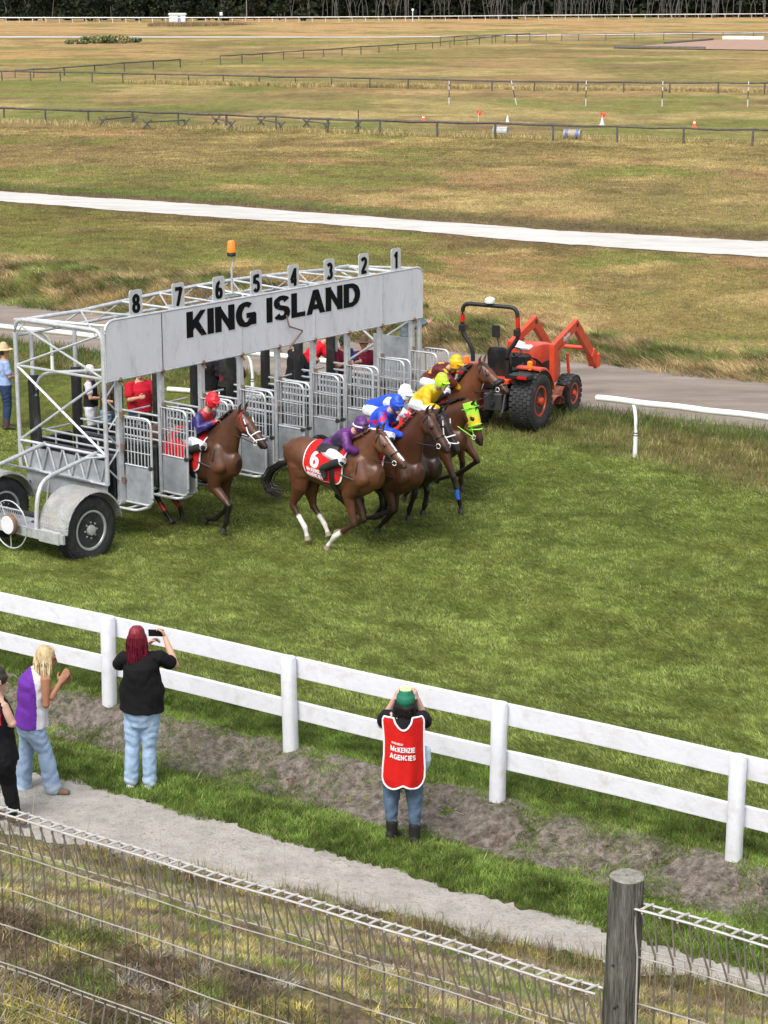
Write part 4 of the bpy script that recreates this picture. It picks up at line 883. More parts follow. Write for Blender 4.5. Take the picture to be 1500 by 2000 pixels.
def tree(x, yb, h, w, label, pal, trunkmat, n=420, low=.15, group='trees at the far edge of the course'):
    g = at(x, yb); root = empty('tree', g, label, 'tree', group); cs = []; rs = []
    for k in range(7): a = random.uniform(0, 6.3); q = random.uniform(0, .6) * w; cs.append(g + np.array([math.cos(a) * q, math.sin(a) * q, h * random.uniform(low + .1, .85)])); rs.append(w * random.uniform(.35, .6))
    V, Q, c = leaves(cs, rs, n, .5, pal, .9); rawobj('crown', V, Q, 'leaf_far', root, cols=c)
    mb = MB(); tp = g + UP * h * .9 + RV * random.uniform(-1, 1)
    mb.tube([g - UP * .3, g * .5 + tp * .5 + RV * random.uniform(-.5, .5), tp], [.28, .2, .07], 6)
    for k in range(4): c = cs[k]; mb.tube([g * .6 + tp * .4, c], [.12, .04], 5)
    mb.build('trunk', trunkmat, root, smooth=True)
xl = [-20, 18, 52, 88, 128, 165, 205, 240, 275, 318, 362, 405, 448, 505, 545, 592]
desc = ['broad dark round', 'low dark bushy', 'tall dark leafy', 'dense dark green']
pos_ = ['at the far left edge', 'second from the left edge', 'third from the left edge', 'fourth from the left', 'fifth from the left', 'sixth from the left', 'far off, left of the white shed', 'next left of the white shed', 'just left of the white shed', 'directly behind the white shed left side', 'just right of the white shed', 'left of the small white sign', 'between white sign and utility pole', 'just right of the utility pole', 'second right of the utility pole', 'third right of the utility pole']
for k, x in enumerate(xl):
    tree(x + random.uniform(-8, 8), 41 - random.uniform(0, 2), random.uniform(7.5, 12), random.uniform(3.2, 4.6), '%s tree %s' % (desc[k % 4], pos_[k]), dk, 'bark_dark', 520, low=0)
cs = []; rs = []
for x in np.arange(-80, 1600, 9):
    g = at(x, 37.0 - random.uniform(0, 1.5) - (3 if x > 1000 else 0)); h = random.uniform(9, 16)
    cs += [g + UP * h * f + RV * random.uniform(-2, 2) for f in (.12, .5, .85)]; rs += [3.2, 3.4, 3.0]
V, Q, c = leaves(cs, rs, 52000, .95, dk, 1.0); props(rawobj('forest', V, Q, 'leaf_far', cols=c), 'dark dense wood closing off the far side of the course', 'forest', kind='stuff')
mb = MB()
for x in np.concatenate([rng.uniform(540, 1540, 150), rng.uniform(0, 540, 14)]):
    g = at(x, 38.2 - random.uniform(0, 1.2) - (2.5 if x > 1000 else 0)); t = random.uniform(-1, 1)
    m1 = g + UP * 4 + RV * t * random.uniform(.2, 1); mb.tube([g, m1, g + UP * random.uniform(8, 13) + RV * t * 2.5], [.13, .1, .05], 5)
    if random.random() < .6: mb.tube([m1, m1 + UP * 4 - RV * t * 2.0], [.08, .04], 4)
mb.build('forest_trunks', 'bark_pale', None, 'thin pale trunks standing in the dark wood on the right', 'tree trunks', kind='stuff')
# low shrub clump in the far paddock
for k, (x, yb, w, h) in enumerate(((185, 84, 2.6, 1.9), (215, 85, 3.4, 2.4), (250, 83, 2.2, 1.4), (150, 86, 1.8, 1.0))):
    g = at(x, yb); V, Q, c = leaves([g + UP * h * .3 + RV * w * q for q in (-.6, 0, .6)], [w * .5] * 3, 700, .22, [(.2, .22, .1), (.3, .27, .14), (.15, .18, .08)], .4)
    props(rawobj('shrub', V, Q, 'leaf_far', cols=c), 'low olive green shrub in the far left paddock, ' + ('middle left', 'largest, centre', 'right end', 'left end')[k] + ' of the clump', 'shrub', 'shrubs in the far paddock')
# ---------------- grass blades (numberless: one object per kind of grass) ----------------
mat('blade', attr='Col', rough=.8, var=.35, scale=1.1, spec=.15)
nt_ = M('blade').node_tree; b_ = nt_.nodes['Principled BSDF']; src_ = b_.inputs['Base Color'].links[0].from_socket
tr_ = nt_.nodes.new('ShaderNodeBsdfTranslucent'); mxs = nt_.nodes.new('ShaderNodeMixShader'); mxs.inputs[0].default_value = .4
nt_.links.new(src_, tr_.inputs[0]); nt_.links.new(b_.outputs[0], mxs.inputs[1]); nt_.links.new(tr_.outputs[0], mxs.inputs[2]); nt_.links.new(mxs.outputs[0], nt_.nodes['Material Output'].inputs[0])
def gcol(x, y):
    i = np.clip(np.searchsorted(gy, y), 0, len(gy) - 1); j = np.clip(np.searchsorted(gx, x), 0, len(gx) - 1); return C_[i, j]
C_ = COLS_
def blades(name, x, y, h, w, lean, pal, label, zfun=terr, seed=1, winddir=None, bend=.5, gain=1.35, mixg=0, cl=0, csc=.12, patch=None):
    r = np.random.default_rng(seed); n = len(x); z = zfun(x, y) + (0 if np.isscalar(h) and not cl else 0); a = r.uniform(0, 2 * math.pi, n)
    if winddir is not None: la = winddir + 3.5 * (vn(x, y, .35, 8) - .5) + r.normal(0, .7, n)
    else: la = r.uniform(0, 2 * math.pi, n)
    hh = h * r.uniform(.5, 1.3, n) if np.isscalar(h) else h * r.uniform(.6, 1.25, n)
    ll = lean * r.uniform(.2, 1.3, n) * hh; ww = w * r.uniform(.7, 1.3, n) * np.maximum(1, y / 30)
    B = np.stack([x, y, z - .01], 1); D = np.stack([np.cos(a), np.sin(a), 0 * a], 1) * ww[:, None] / 2; Ld = np.stack([np.cos(la) * ll, np.sin(la) * ll, hh], 1)
    Md = Ld * [bend, bend, .62]
    V = np.stack([B - D, B + D, B + Md + D * .8, B + Md - D * .8, B + Ld], 1).reshape(-1, 3)
    i = np.arange(n)[:, None] * 5; tri = np.concatenate([i + [0, 1, 2], i + [0, 2, 3], i + [3, 2, 4]], 1).reshape(-1, 3)
    pal = np.array(pal, float); pn = pal[r.integers(0, len(pal), n)] * r.uniform(.65, 1.35, n)[:, None] * gain
    if mixg: pn = pn * (1 - mixg) + mixg * gcol(x, y) * r.uniform(.8, 2.2, n)[:, None] * gain
    if patch is not None:
        for (sc_, sd_, th, cc) in patch: k_ = (vn(x, y, sc_, sd_) > th) & (r.uniform(0, 1, n) < .85); pn[k_] = np.array(cc) * r.uniform(.6, 1.4, int(k_.sum()))[:, None] * gain
    if cl: pn = pn * (1 - cl + 2 * cl * (.55 * vn(x, y, csc, 3) + .3 * vn(x, y * .7, csc * 2.7, 4) + .15 * vn(x, y, csc * 9, 5)))[:, None] ** 1.3
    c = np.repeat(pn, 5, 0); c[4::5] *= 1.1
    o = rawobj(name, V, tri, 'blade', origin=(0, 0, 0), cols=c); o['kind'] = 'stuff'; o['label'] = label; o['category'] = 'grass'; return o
def inview(x, y, m=40):
    z = terr(x, y); q0 = y * FV[1] + (z - CAMH) * FV[2]; px = 750 + F * x / q0; py = 1000 + F * (x * 0 + y * DV[1] + (z - CAMH) * DV[2]) / q0
    return (px > -m) & (px < 1500 + m) & (py > -m) & (py < 2000 + m)
def scatter(n, x0, x1, y0, y1, cond, seed, clump=0):
    r = np.random.default_rng(seed); x = r.uniform(x0, x1, n); y = r.uniform(y0, y1, n)
    k = inview(x, y) & cond(x, y); return x[k], y[k]
def yl(L, x): return np.interp(x, L[:, 0], L[:, 1])
LD = lambda x, y, L: y - yl(L, x)
# racing turf
c0 = lambda x, y: (fuv(x, y)[1] > -.1 + .12 * wob(x, y, 2, 3)) & (LD(x, y, L_TURF) < .4)
x, y = scatter(2600000, -10, 10, 14, 40, lambda x, y: c0(x, y) & (np.random.default_rng(3).uniform(0, 1, len(x)) < np.clip((1.25 - y / 42), .2, 1) * (.35 + .9 * vn(x, y, .11, 12))), 11)
blades('turf_grass', x, y, .042, .0065, 1.6, [(.135, .185, .038), (.115, .16, .034), (.195, .23, .065), (.08, .118, .025), (.26, .265, .12), (.17, .2, .048)], 'short trampled green turf blades covering the racing track', winddir=2.6, mixg=.15, gain=1.55, cl=.6, csc=.07)
# lush berm grass and verge strips on the spectator side
def berm(x, y):
    u, v = fuv(x, y); gb = .0 + .22 * wob(u * .7, v * .5, 1.2, 9)
    a = (v < .9) & (v > .02 + .5 * (vn(u, v, .8, 33) - .5) + .2 * (vn(u, v, .15, 34) - .5)); b_ = (v < -.46 + .5 * (vn(u, v, .9, 31) - .5) + .15 * (vn(u, v, .2, 32) - .5)) & (v > -1.8 + .1 * wob(x, y, 3, 4)); c = (v < .1) & (v > -1.1) & (.7 * vn(u, v * 1.3, .55, 41) + .3 * vn(u, v, .1, 42) > .56)
    return a | b_ | c
x, y = scatter(1500000, -8, 8, 12, 26, berm, 12)
blades('verge_grass', x, y, .06, .006, .9, [(.075, .135, .02), (.1, .16, .028), (.06, .1, .018), (.14, .18, .048), (.18, .2, .07)], 'lush green grass along the verge by the white fence', gain=1.75, cl=.7, csc=.1)
x, y = scatter(90000, -8, 8, 12, 26, lambda x, y: (fuv(x, y)[1] < .1) & (fuv(x, y)[1] > -1.2) & (wob(x, y, 2.5, 3) > -.1), 13)
blades('dead_runners', x[::2], y[::2], .05, .009, 4.0, [(.3, .26, .15), (.2, .17, .1), (.12, .15, .04), (.35, .3, .2)], 'straw coloured dead grass runners on the dirt bank')
# dry bank grass near the viewer
bank = lambda x, y: (fuv(x, y)[1] < PN(fuv(x, y)[0]) + .06 + .1 * wob(x, y, 3, 1))
pal_b = [(.3, .25, .12), (.22, .2, .08), (.14, .17, .045), (.38, .3, .17), (.18, .13, .07), (.2, .22, .07)]
x, y = scatter(1500000, -5, 6, 5.5, 18, lambda x, y: bank(x, y) & (vn(x, y, .2, 21) > .22), 14)
blades('dry_bank_grass', x, y, .042, .005, 1.5, pal_b, 'short dry yellow and green grass on the bank by the wire fence', gain=1.35, cl=.85, csc=.05, patch=((.22, 1, .62, (.19, .15, .11)), (.35, 9, .6, (.16, .12, .08)), (.16, 2, .74, (.36, .31, .1)), (.3, 3, .68, (.15, .19, .05)), (.12, 6, .75, (.3, .27, .22))))
x, y = scatter(90000, -6, 8, 10, 20, lambda x, y: bank(x, y) & (fuv(x, y)[1] > PN(fuv(x, y)[0]) - 1.1) & (wob(x, y, 1.4, 3) > -.2), 15)
blades('path_edge_grass', x, y, .16, .006, .5, [(.26, .19, .1), (.2, .17, .08), (.13, .14, .05), (.3, .23, .14)], 'brown rough grass edging the near side of the path')
x, y = scatter(2600, -5, 7, 9, 19, lambda x, y: bank(x, y) & (fuv(x, y)[1] > PN(fuv(x, y)[0]) - .9), 16)
blades('tall_stalks', x, y, .42, .005, .25, [(.42, .32, .2), (.36, .3, .18), (.3, .26, .14)], 'tall thin straw stalks standing at the path edge')
# rough grass between turf and road, and around the running rail
x, y = scatter(420000, -14, 14, 28, 56, lambda x, y: (LD(x, y, L_TURF) > -.3) & (LD(x, y, L_RN) < .1), 17)
blades('rough_grass', x, y, .11, .007, .7, [(.1, .12, .035), (.2, .17, .08), (.08, .11, .03), (.26, .21, .12), (.13, .15, .05)], 'rough mixed grass between turf and dirt road', mixg=.2, gain=1.6, cl=.7, csc=.25)
x, y = scatter(160000, -14, 14, 30, 56, lambda x, y: (LD(x, y, L_RN) < .25) & (LD(x, y, L_RN) > -1.5 - .5 * wob(x, y, .8, 2)) & ((x > 1.5) | (x < -3)), 18)
blades('dark_tussocks', x, y, .2, .008, .6, [(.06, .1, .022), (.08, .12, .03), (.1, .12, .045)], 'taller dark green tussocks beside the dirt road', gain=1.6, cl=.6, csc=.3)
# embankment and paddock
x, y = scatter(400000, -18, 18, 40, 64, lambda x, y: (LD(x, y, EMB) > -.3 + .4 * wob(x, y, .9, 3)) & (LD(x, y, EMB) < 5 + 2 * wob(x, y, .5, 5)), 19)
blades('embankment_grass', x, y, .17, .008, 2.0, [(.3, .22, .13), (.2, .17, .07), (.36, .27, .17), (.11, .12, .04), (.24, .18, .11)], 'thick brown dry grass on the low embankment behind the road', mixg=.2, gain=1.7, cl=.75, csc=.35, winddir=3.5, patch=((1.1, 5, .6, (.12, .15, .045)), (.8, 6, .72, (.07, .085, .03))))
x, y = scatter(380000, -24, 24, 48, 84, lambda x, y: (LD(x, y, EMB) > 4) & (LD(x, y, L_SN) < -.2), 20)
blades('paddock_grass', x, y, .05, .009, 1.1, [(.2, .18, .075), (.13, .15, .045), (.26, .21, .11), (.16, .13, .07)], 'mixed olive paddock grass before the white sand track', mixg=.85, gain=1.2, cl=.4, csc=.4)
x, y = scatter(420000, -36, 36, 62, 135, lambda x, y: (LD(x, y, L_SF) > .2) & (LD(x, y, L_F1) < 3), 21)
blades('paddock_grass', x, y, .06, .01, 1.0, [(.2, .18, .075), (.13, .15, .05), (.26, .21, .11), (.16, .14, .07)], 'mixed dry paddock grass beyond the white sand track', mixg=.85, gain=1.2, cl=.4, csc=.4)
for k, (LL, wd, lab) in enumerate(((L_F1, 2.6, 'long pale yellow grass under the nearest log fence'), (L_F2, 3.0, 'long pale yellow grass under the second log fence'))):
    x, y = scatter(260000 * (1 + 3 * k), -40 - 10 * k, 40 + 5 * k, 100, 200, lambda x, y: np.abs(LD(x, y, LL) - .3 + .5 * k) < wd * (.4 + .35 * wob(x * .3, x * .1, 1, 4 + k)), 23 + k)
    blades('fence_line_grass', x, y, .3 + .1 * k, .01, .5, [(.42, .34, .17), (.36, .3, .14), (.28, .25, .1), (.48, .36, .2)], lab)

x, y = scatter(160000, -62, 10, 380, 560, lambda x, y: (np.abs(y - (yl(wl([(0, 52), (600, 47)]), x))) < 26 * (.3 + vn(x, y, 18, 3))) & (x < -8), 51)
blades('far_rank_grass', x, y, .9, .006, .5, [(.3, .21, .13), (.24, .17, .1), (.2, .16, .08)], 'brown rank grass before the far running rail on the left')
# ---------------- bodies: one continuous skin grown from lofted chains ----------------
def ring_of(p, a, b_, ra, rb, n=14): return np.array([p + math.cos(q) * ra * a + math.sin(q) * rb * b_ for q in np.arange(n) * 2 * math.pi / n])
class Body:
    def __init__(s): s.mb = MB(); s.seg = []      # seg: p0, r0, c0, p1, r1, c1
    def chain(s, nodes, side=None, n=14, caps=True, paint=True):
        """nodes: (pos, r_side, r_other, colour)"""
        P = [np.asarray(q[0], float) for q in nodes]; m = len(P); rings = []; pa = None
        for i in range(m):
            t = unit(P[min(i + 1, m - 1)] - P[max(i - 1, 0)])
            if side is not None: sd = np.asarray(side, float)
            elif pa is not None: sd = pa
            else: sd = np.array([t[1], -t[0], .01]) if abs(t[2]) < .95 else np.array([1, 0, 0.])
            a = unit(sd - t * (sd @ t)); pa = a; b_ = np.cross(t, a); ra, rb = nodes[i][1], nodes[i][2]
            if caps and i == 0:
                for e, f in ((.85, .5), (.5, .86)): rings.append(ring_of(P[0] - t * min(ra, rb) * e, a, b_, ra * f, rb * f, n))
            rings.append(ring_of(P[i], a, b_, ra, rb, n))
            if caps and i == m - 1:
                for e, f in ((.5, .86), (.85, .5)): rings.append(ring_of(P[i] + t * min(ra, rb) * e, a, b_, ra * f, rb * f, n))
        s.mb.ring(rings)
        if paint:
            for i in range(m - 1): s.seg.append((P[i], (nodes[i][1] + nodes[i][2]) / 2, nodes[i][3], P[i + 1], (nodes[i + 1][1] + nodes[i + 1][2]) / 2, nodes[i + 1][3]))
        return s
    def ball(s, p, r, c, sc=(1, 1, 1)):
        s.mb.sphere(p, r, 14, 10, sc); p = np.asarray(p, float); s.seg.append((p, r * min(sc), c, p + 1e-4, r * min(sc), c)); return s
    def build(s, name, material, parent, voxel=.015, smooth=4, colfun=None, inflate=0, label=None):
        V = np.vstack(s.mb.V); org = wloc(parent); me = bpy.data.meshes.new('tmp'); me.from_pydata([tuple(p) for p in V - org], [], s.mb.Fc)
        ob = bpy.data.objects.new('tmp', me); COL.objects.link(ob)
        md = ob.modifiers.new('r', 'REMESH'); md.mode = 'VOXEL'; md.voxel_size = voxel; md.use_smooth_shade = True
        if smooth: ms = ob.modifiers.new('s', 'SMOOTH'); ms.factor = .5; ms.iterations = smooth
        dg = bpy.context.evaluated_depsgraph_get(); e = ob.evaluated_get(dg); m2 = e.to_mesh()
        nv = len(m2.vertices); W = np.empty(nv * 3, np.float32); m2.vertices.foreach_get('co', W); W = W.reshape(-1, 3).astype(float)
        npoly = len(m2.polygons); nl = len(m2.loops); li = np.empty(nl, np.int32); m2.loops.foreach_get('vertex_index', li); Q = li.reshape(-1, 4) if nl == 4 * npoly else [tuple(p.vertices) for p in m2.polygons]
        if inflate: 
            nn = np.empty(nv * 3, np.float32); m2.vertices.foreach_get('normal', nn); W = W + nn.reshape(-1, 3) * inflate
        e.to_mesh_clear(); bpy.data.objects.remove(ob); bpy.data.meshes.remove(me)
        W = W + org
        amp = {'cloth_vc': .006, 'silk_vc': .006, 'denim_vc': .0055}.get(material, 0)
        if amp and voxel < .02:
            me3 = bpy.data.meshes.new('t'); me3.from_pydata([tuple(p) for p in W], [], [tuple(int(i) for i in q) for q in Q]); nn = np.empty(nv * 3, np.float32); me3.vertices.foreach_get('normal', nn); nn = nn.reshape(-1, 3); bpy.data.meshes.remove(me3)
            f = np.sin(W[:, 2] * (55 if material == 'denim_vc' else 30) + 3 * np.sin(W[:, 0] * 17 + W[:, 1] * 13) + 2 * np.sin(W[:, 2] * 11)) + .8 * np.sin(W[:, 0] * 38 + W[:, 1] * 31 + 4 * np.sin(W[:, 2] * 14)); W = W + nn * (amp * .5 * f * (.4 + .9 * vn(W[:, 0] + W[:, 1], W[:, 2], .12, 7)))[:, None]
        best = np.full(nv, 1e9); col = np.zeros((nv, 3))
        for p0, r0, c0, p1, r1, c1 in s.seg:
            d = p1 - p0; t = np.clip(((W - p0) @ d) / (d @ d), 0, 1); q = np.linalg.norm(W - (p0 + t[:, None] * d), axis=1) - (r0 + (r1 - r0) * t); k = q < best
            best[k] = q[k]; col[k] = (np.array(c0) * (1 - t)[:, None] + np.array(c1) * t[:, None])[k]
        if colfun is not None: col = colfun(W, col)
        return rawobj(name, W, Q, material, parent, cols=np.clip(col, 0, 1), smooth=True, label=label)
def lerp(a, b_, t): return np.asarray(a) * (1 - t) + np.asarray(b_) * t
SKIN = (.50, .27, .18)
# ---------------- people ----------------
def figure(label, J, side, fwd, cl, loc, build=1.0, group=None, voxel=.009, look=None, hs=1.0):
    """J: joints in world space. side: unit vector to the person's LEFT. fwd: facing of the torso."""
    root = empty('person', loc, label, 'person', group); B = Body(); sk = cl.get('skin', SKIN); k = build; sd = np.asarray(side, float); fw = np.asarray(fwd, float)
    pel, che, nek, hd = [np.asarray(J[x], float) for x in ('pelvis', 'chest', 'neck', 'head')]; wai = lerp(pel, che, .45)
    fr = cl.get('front', 1.0)
    torso = [(pel - unit(che - pel) * .06, .15 * k, .11 * k * fr, sk), (pel, .168 * k * cl.get('hip', 1), .12 * k * fr, sk), (wai, .138 * k * cl.get('waist', 1), .1 * k * fr, sk), (lerp(pel, che, .8), .155 * k, .11 * k * fr, sk), (che, .165 * k, .11 * k * fr, sk), (lerp(che, nek, .62), .15 * k, .085 * k, sk), (lerp(che, nek, .92), .07, .06, sk)]
    B.chain(torso, sd, 20); hu = unit(hd - nek)
    B.chain([(lerp(che, nek, .75), .06, .06, sk), (nek, .052, .054, sk), (lerp(nek, hd, .6), .052, .056, sk)], sd)
    hf = unit(np.asarray(look if look is not None else fw, float)); hsd = unit(np.cross(UP, hf)); hup = np.cross(hf, hsd); 
    Hh = lambda x, y, z: hd + (hf * x + hsd * y + hup * z) * hs; bc_ = B.chain; bb_ = B.ball
    HB = lambda nd, *q: B.chain([(p, r1 * hs, r2 * hs, c_) for p, r1, r2, c_ in nd], *q)
    HB([(Hh(-.012, 0, -.055), .058, .075, sk), (Hh(-.01, 0, -.02), .072, .09, sk), (Hh(-.012, 0, .03), .077, .098, sk), (Hh(-.014, 0, .075), .066, .085, sk)], hsd, 18)
    HB([(Hh(.03, 0, -.045), .052, .042, sk), (Hh(.045, 0, -.09), .036, .03, sk)], hsd)
    HB([(Hh(.082, 0, .015), .009, .012, sk), (Hh(.098, 0, -.02), .015, .014, sk)], hsd, 8)      # nose
    HB([(Hh(.077, -.018, -.052), .006, .007, (.42, .14, .12)), (Hh(.077, .018, -.052), .006, .007, (.42, .14, .12))], hup, 8)
    HB([(Hh(.08, -.042, .04), .005, .008, sk), (Hh(.08, .042, .04), .005, .008, sk)], hup, 8)
    for s_ in (-1, 1):
        B.ball(Hh(.074, s_ * .03, .018), .012 * hs, (.05, .035, .03)); HB([(Hh(-.0, s_ * .076, -.02), .01, .02, sk), (Hh(-.008, s_ * .082, .02), .008, .024, sk)], hf, 8)
    arms = {}
    for S, s_ in (('L', 1), ('R', -1)):
        sh = np.asarray(J.get('sh' + S, lerp(che, nek, .55) + sd * s_ * .175 * k), float); el = np.asarray(J['el' + S], float); ha = np.asarray(J['ha' + S], float); wr = ha - unit(ha - el) * .02
        arms[S] = (sh, el, wr)
        B.ball(el, .039 * k, sk)
        B.chain([(sh - sd * s_ * .05, .055, .06, sk), (sh, .058 * k, .058 * k, sk), (lerp(sh, el, .5), .047 * k, .05 * k, sk), (el, .038 * k, .038 * k, sk), (lerp(el, wr, .3), .04 * k, .038 * k, sk), (wr, .026, .022, sk)])
        d = unit(ha - el); pn = np.asarray(J.get('palm' + S, sd * -s_), float); pn = unit(pn - d * (pn @ d)); ac = np.cross(d, pn) * s_
        curl = J.get('curl' + S, .5); hs_ = .9; hk = sk if not cl.get('gloves') else cl['gloves']
        pc = wr + d * .05 * hs_
        B.chain([(wr - d * .01, .022, .019, hk), (wr + d * .03, .036, .016, hk), (wr + d * .085, .04, .014, hk)], ac)
        for f, (off, ln) in enumerate(((-.03, .072), (-.01, .08), (.011, .075), (.03, .058))):
            b0 = wr + d * .08 + ac * off; spread = ac * off * .25; a1 = curl * .9; a2 = curl * 2.0; a3 = curl * 2.9
            p1 = b0 + unit(d * math.cos(a1) + pn * math.sin(a1) + spread) * ln * .45; p2 = p1 + (d * math.cos(a2) + pn * math.sin(a2)) * ln * .32; p3 = p2 + (d * math.cos(a3) + pn * math.sin(a3)) * ln * .24
            B.chain([(b0, .0105, .0105, hk), (p1, .0098, .0098, hk), (p2, .009, .009, hk), (p3, .008, .008, hk)], None, 8)
        t0 = wr + d * .025 - ac * .03; t1 = t0 + unit(d * .7 - ac * .75 + pn * .3) * .045; t2 = t1 + unit(d * .9 - ac * .2 + pn * (.4 + curl * .5)) * .035
        B.chain([(t0, .014, .014, hk), (t1, .012, .012, hk), (t2, .0095, .0095, hk)], None, 8)
    legs = {}
    for S, s_ in (('L', 1), ('R', -1)):
        hp = np.asarray(J.get('hip' + S, pel + sd * s_ * .09 * k - UP * .03), float); kn = np.asarray(J['kn' + S], float); an = np.asarray(J['an' + S], float); to = np.asarray(J['to' + S], float)
        legs[S] = (hp, kn, an, to)
        B.chain([(hp, .09 * k, .095 * k, sk), (lerp(hp, kn, .4), .08 * k, .083 * k, sk), (kn, .055, .056, sk), (lerp(kn, an, .3), .053, .058, sk), (an, .036, .038, sk)])
        B.chain([(an - unit(to - an) * .02 - UP * .03, .024, .024, sk), (an - UP * .03, .03, .034, sk), (to, .036, .022, sk)])
    B.build('body', 'skin_vc', root, voxel * .75, 2)
    # clothes: fuller chains over the same skeleton
    top = cl.get('top')
    if top:
        T = Body(); c = top['col']; g = top.get('loose', .016); c2 = top.get('hem', c); hl = top.get('hemlen', .0)
        nd = [(pel + unit(pel - che) * hl, .172 * k * cl.get('hip', 1) + g * 1.3, .125 * k * fr + g * 1.3, c2), (lerp(pel, che, .12), .168 * k * cl.get('hip', 1) + g, .122 * k * fr + g, c2), (wai, .142 * k * cl.get('waist', 1) + g, .108 * k * fr + g, c), (lerp(pel, che, .8), .158 * k + g, .115 * k * fr + g, c), (che, .166 * k + g * .8, .114 * k * fr + g * .8, c), (lerp(che, nek, .6), .15 * k + g * .5, .088 * k + g * .5, c), (lerp(che, nek, .86), .075 + g * .3, .066 + g * .3, top.get('collar', c))]
        T.chain(nd, sd, 22, caps=False); sl = top.get('sleeve', 0)
        for S, s_ in (('L', 1), ('R', -1)):
            sh, el, wr = arms[S]; sc_ = top.get('sleevecol', c); sg = g * .9
            if sl <= 0: continue
            if sl <= 1: e = lerp(sh, el, sl * .75); T.chain([(sh - sd * s_ * .08, .05 * k + sg * .3, .055 * k + sg * .3, c), (sh, .06 * k + sg * .55, .06 * k + sg * .55, sc_), (e, .05 * k + sg * 1.1, .052 * k + sg * 1.1, top.get('cuff', sc_))], None, 16)
            else: T.chain([(sh - sd * s_ * .05, .06 * k + sg * .4, .062 * k + sg * .4, c), (sh, .06 * k + sg * .7, .06 * k + sg * .7, sc_), (lerp(sh, el, .5), .05 * k + sg, .053 * k + sg, sc_), (el, .042 * k + sg, .042 * k + sg, sc_), (lerp(el, wr, .5), .036 * k + sg, .036 * k + sg, sc_), (wr, .027 + sg * .5, .025 + sg * .5, top.get('cuff', sc_))], None, 16)
        T.build(top.get('name', 'shirt'), top.get('mat', 'cloth_vc'), root, voxel, 3, top.get('fun'), label=top.get('label'))
    bot = cl.get('bottom')
    if bot:
        T = Body(); c = bot['col']; g = bot.get('loose', .012); fl_ = bot.get('flare', 0); ln = bot.get('len', .96)
        T.chain([(lerp(pel, che, bot.get('rise', .16)), .125 * k * cl.get('waist', 1) + g * .3, .095 * k * fr + g * .3, c), (pel, .168 * k * cl.get('hip', 1) + g, .124 * k * fr + g, c), (pel - unit(che - pel) * .07, .15 * k + g, .115 * k * fr + g, c)], sd, 20)
        for S, s_ in (('L', 1), ('R', -1)):
            hp, kn, an, to = legs[S]; e = lerp(kn, an, ln); ck = bot.get('knee', c); ce = bot.get('cuff', c)
            T.chain([(hp, .092 * k + g, .098 * k + g, c), (lerp(hp, kn, .4), .083 * k + g, .087 * k + g, c), (kn, .058 + g * 1.2, .06 + g * 1.2, ck), (lerp(kn, e, .35), .054 + g * 1.2 + fl_ * .3, .058 + g * 1.2 + fl_ * .3, c), (lerp(kn, e, .8), .043 + g + fl_ * .8, .046 + g + fl_ * .8, c), (e, .042 + g + fl_, .046 + g + fl_, ce)], None, 16)
        T.build(bot.get('name', 'trousers'), bot.get('mat', 'denim_vc'), root, voxel, 3)
    sh_ = cl.get('shoes')
    if sh_:
        for S in 'LR':
            hp, kn, an, to = legs[S]; T = Body(); c = sh_['col']; so = sh_.get('sole', (.03, .028, .025)); hgt = sh_.get('h', .0); f = unit(to - an + UP * .0)
            he = an - UP * .045 - unit((to - an) * [1, 1, 0] + 1e-6) * .04
            T.chain([(he, .044, .04, c), (lerp(he, to, .5) + UP * .01, .046, .038, c), (to, .046, .03, c)], None, 14); T.chain([(an - UP * .01, .045, .047, c), (lerp(an, to, .45) - UP * .01, .046, .042, c), (lerp(an, to, .8) - UP * .005, .044, .034, c)], None, 14)
            if hgt: T.chain([(an - UP * .02, .056, .058, c), (lerp(an, kn, hgt * .5), .058, .062, c), (lerp(an, kn, hgt), .06 + .012 * (hgt > .4), .066 + .012 * (hgt > .4), c)], None, 14)
            T.build(sh_.get('name', 'shoe'), 'vc', root, voxel, 2, lambda W, cc, z=min(he[2], to[2]): np.where((W[:, 2] < z - .018)[:, None], np.array(so), cc))
    hair = cl.get('hair')
    if hair:
        T = Body(); HT_ = lambda nd, *q, **w: T.chain([(p, r1 * hs, r2 * hs, c_) for p, r1, r2, c_ in nd], *q, **w); c = hair['col']; L_ = hair.get('len', 0); g = .016 if not cl.get('hat') else .004
        HT_([(Hh(-.04, 0, -.03), .07 + g, .06 + g, c), (Hh(-.03, 0, .02), .076 + g, .08 + g, c)] + ([(Hh(-.02, 0, .07), .068 + g, .082 + g, c)] if not cl.get('hat') else []), hsd, 18)
        if L_:
            for q in (-.07, -.045, -.02, 0, .02, .045, .07): 
                b0 = Hh(-.055 + abs(q) * .5, q, .0); T.chain([(b0, .028, .036, c), (b0 - UP * L_ * .5 - hf * (.02 + .01 * math.sin(q * 140)) + hsd * q * .35, .026, .032, hair.get('tip', c)), (b0 - UP * L_ * (1 - abs(q) + .15 * math.sin(q * 90)) + hsd * q * .5 - hf * .01, .017, .016, hair.get('tip', c))], None, 10)
        T.build('hair', 'hair_vc', root, voxel * .9, 1)
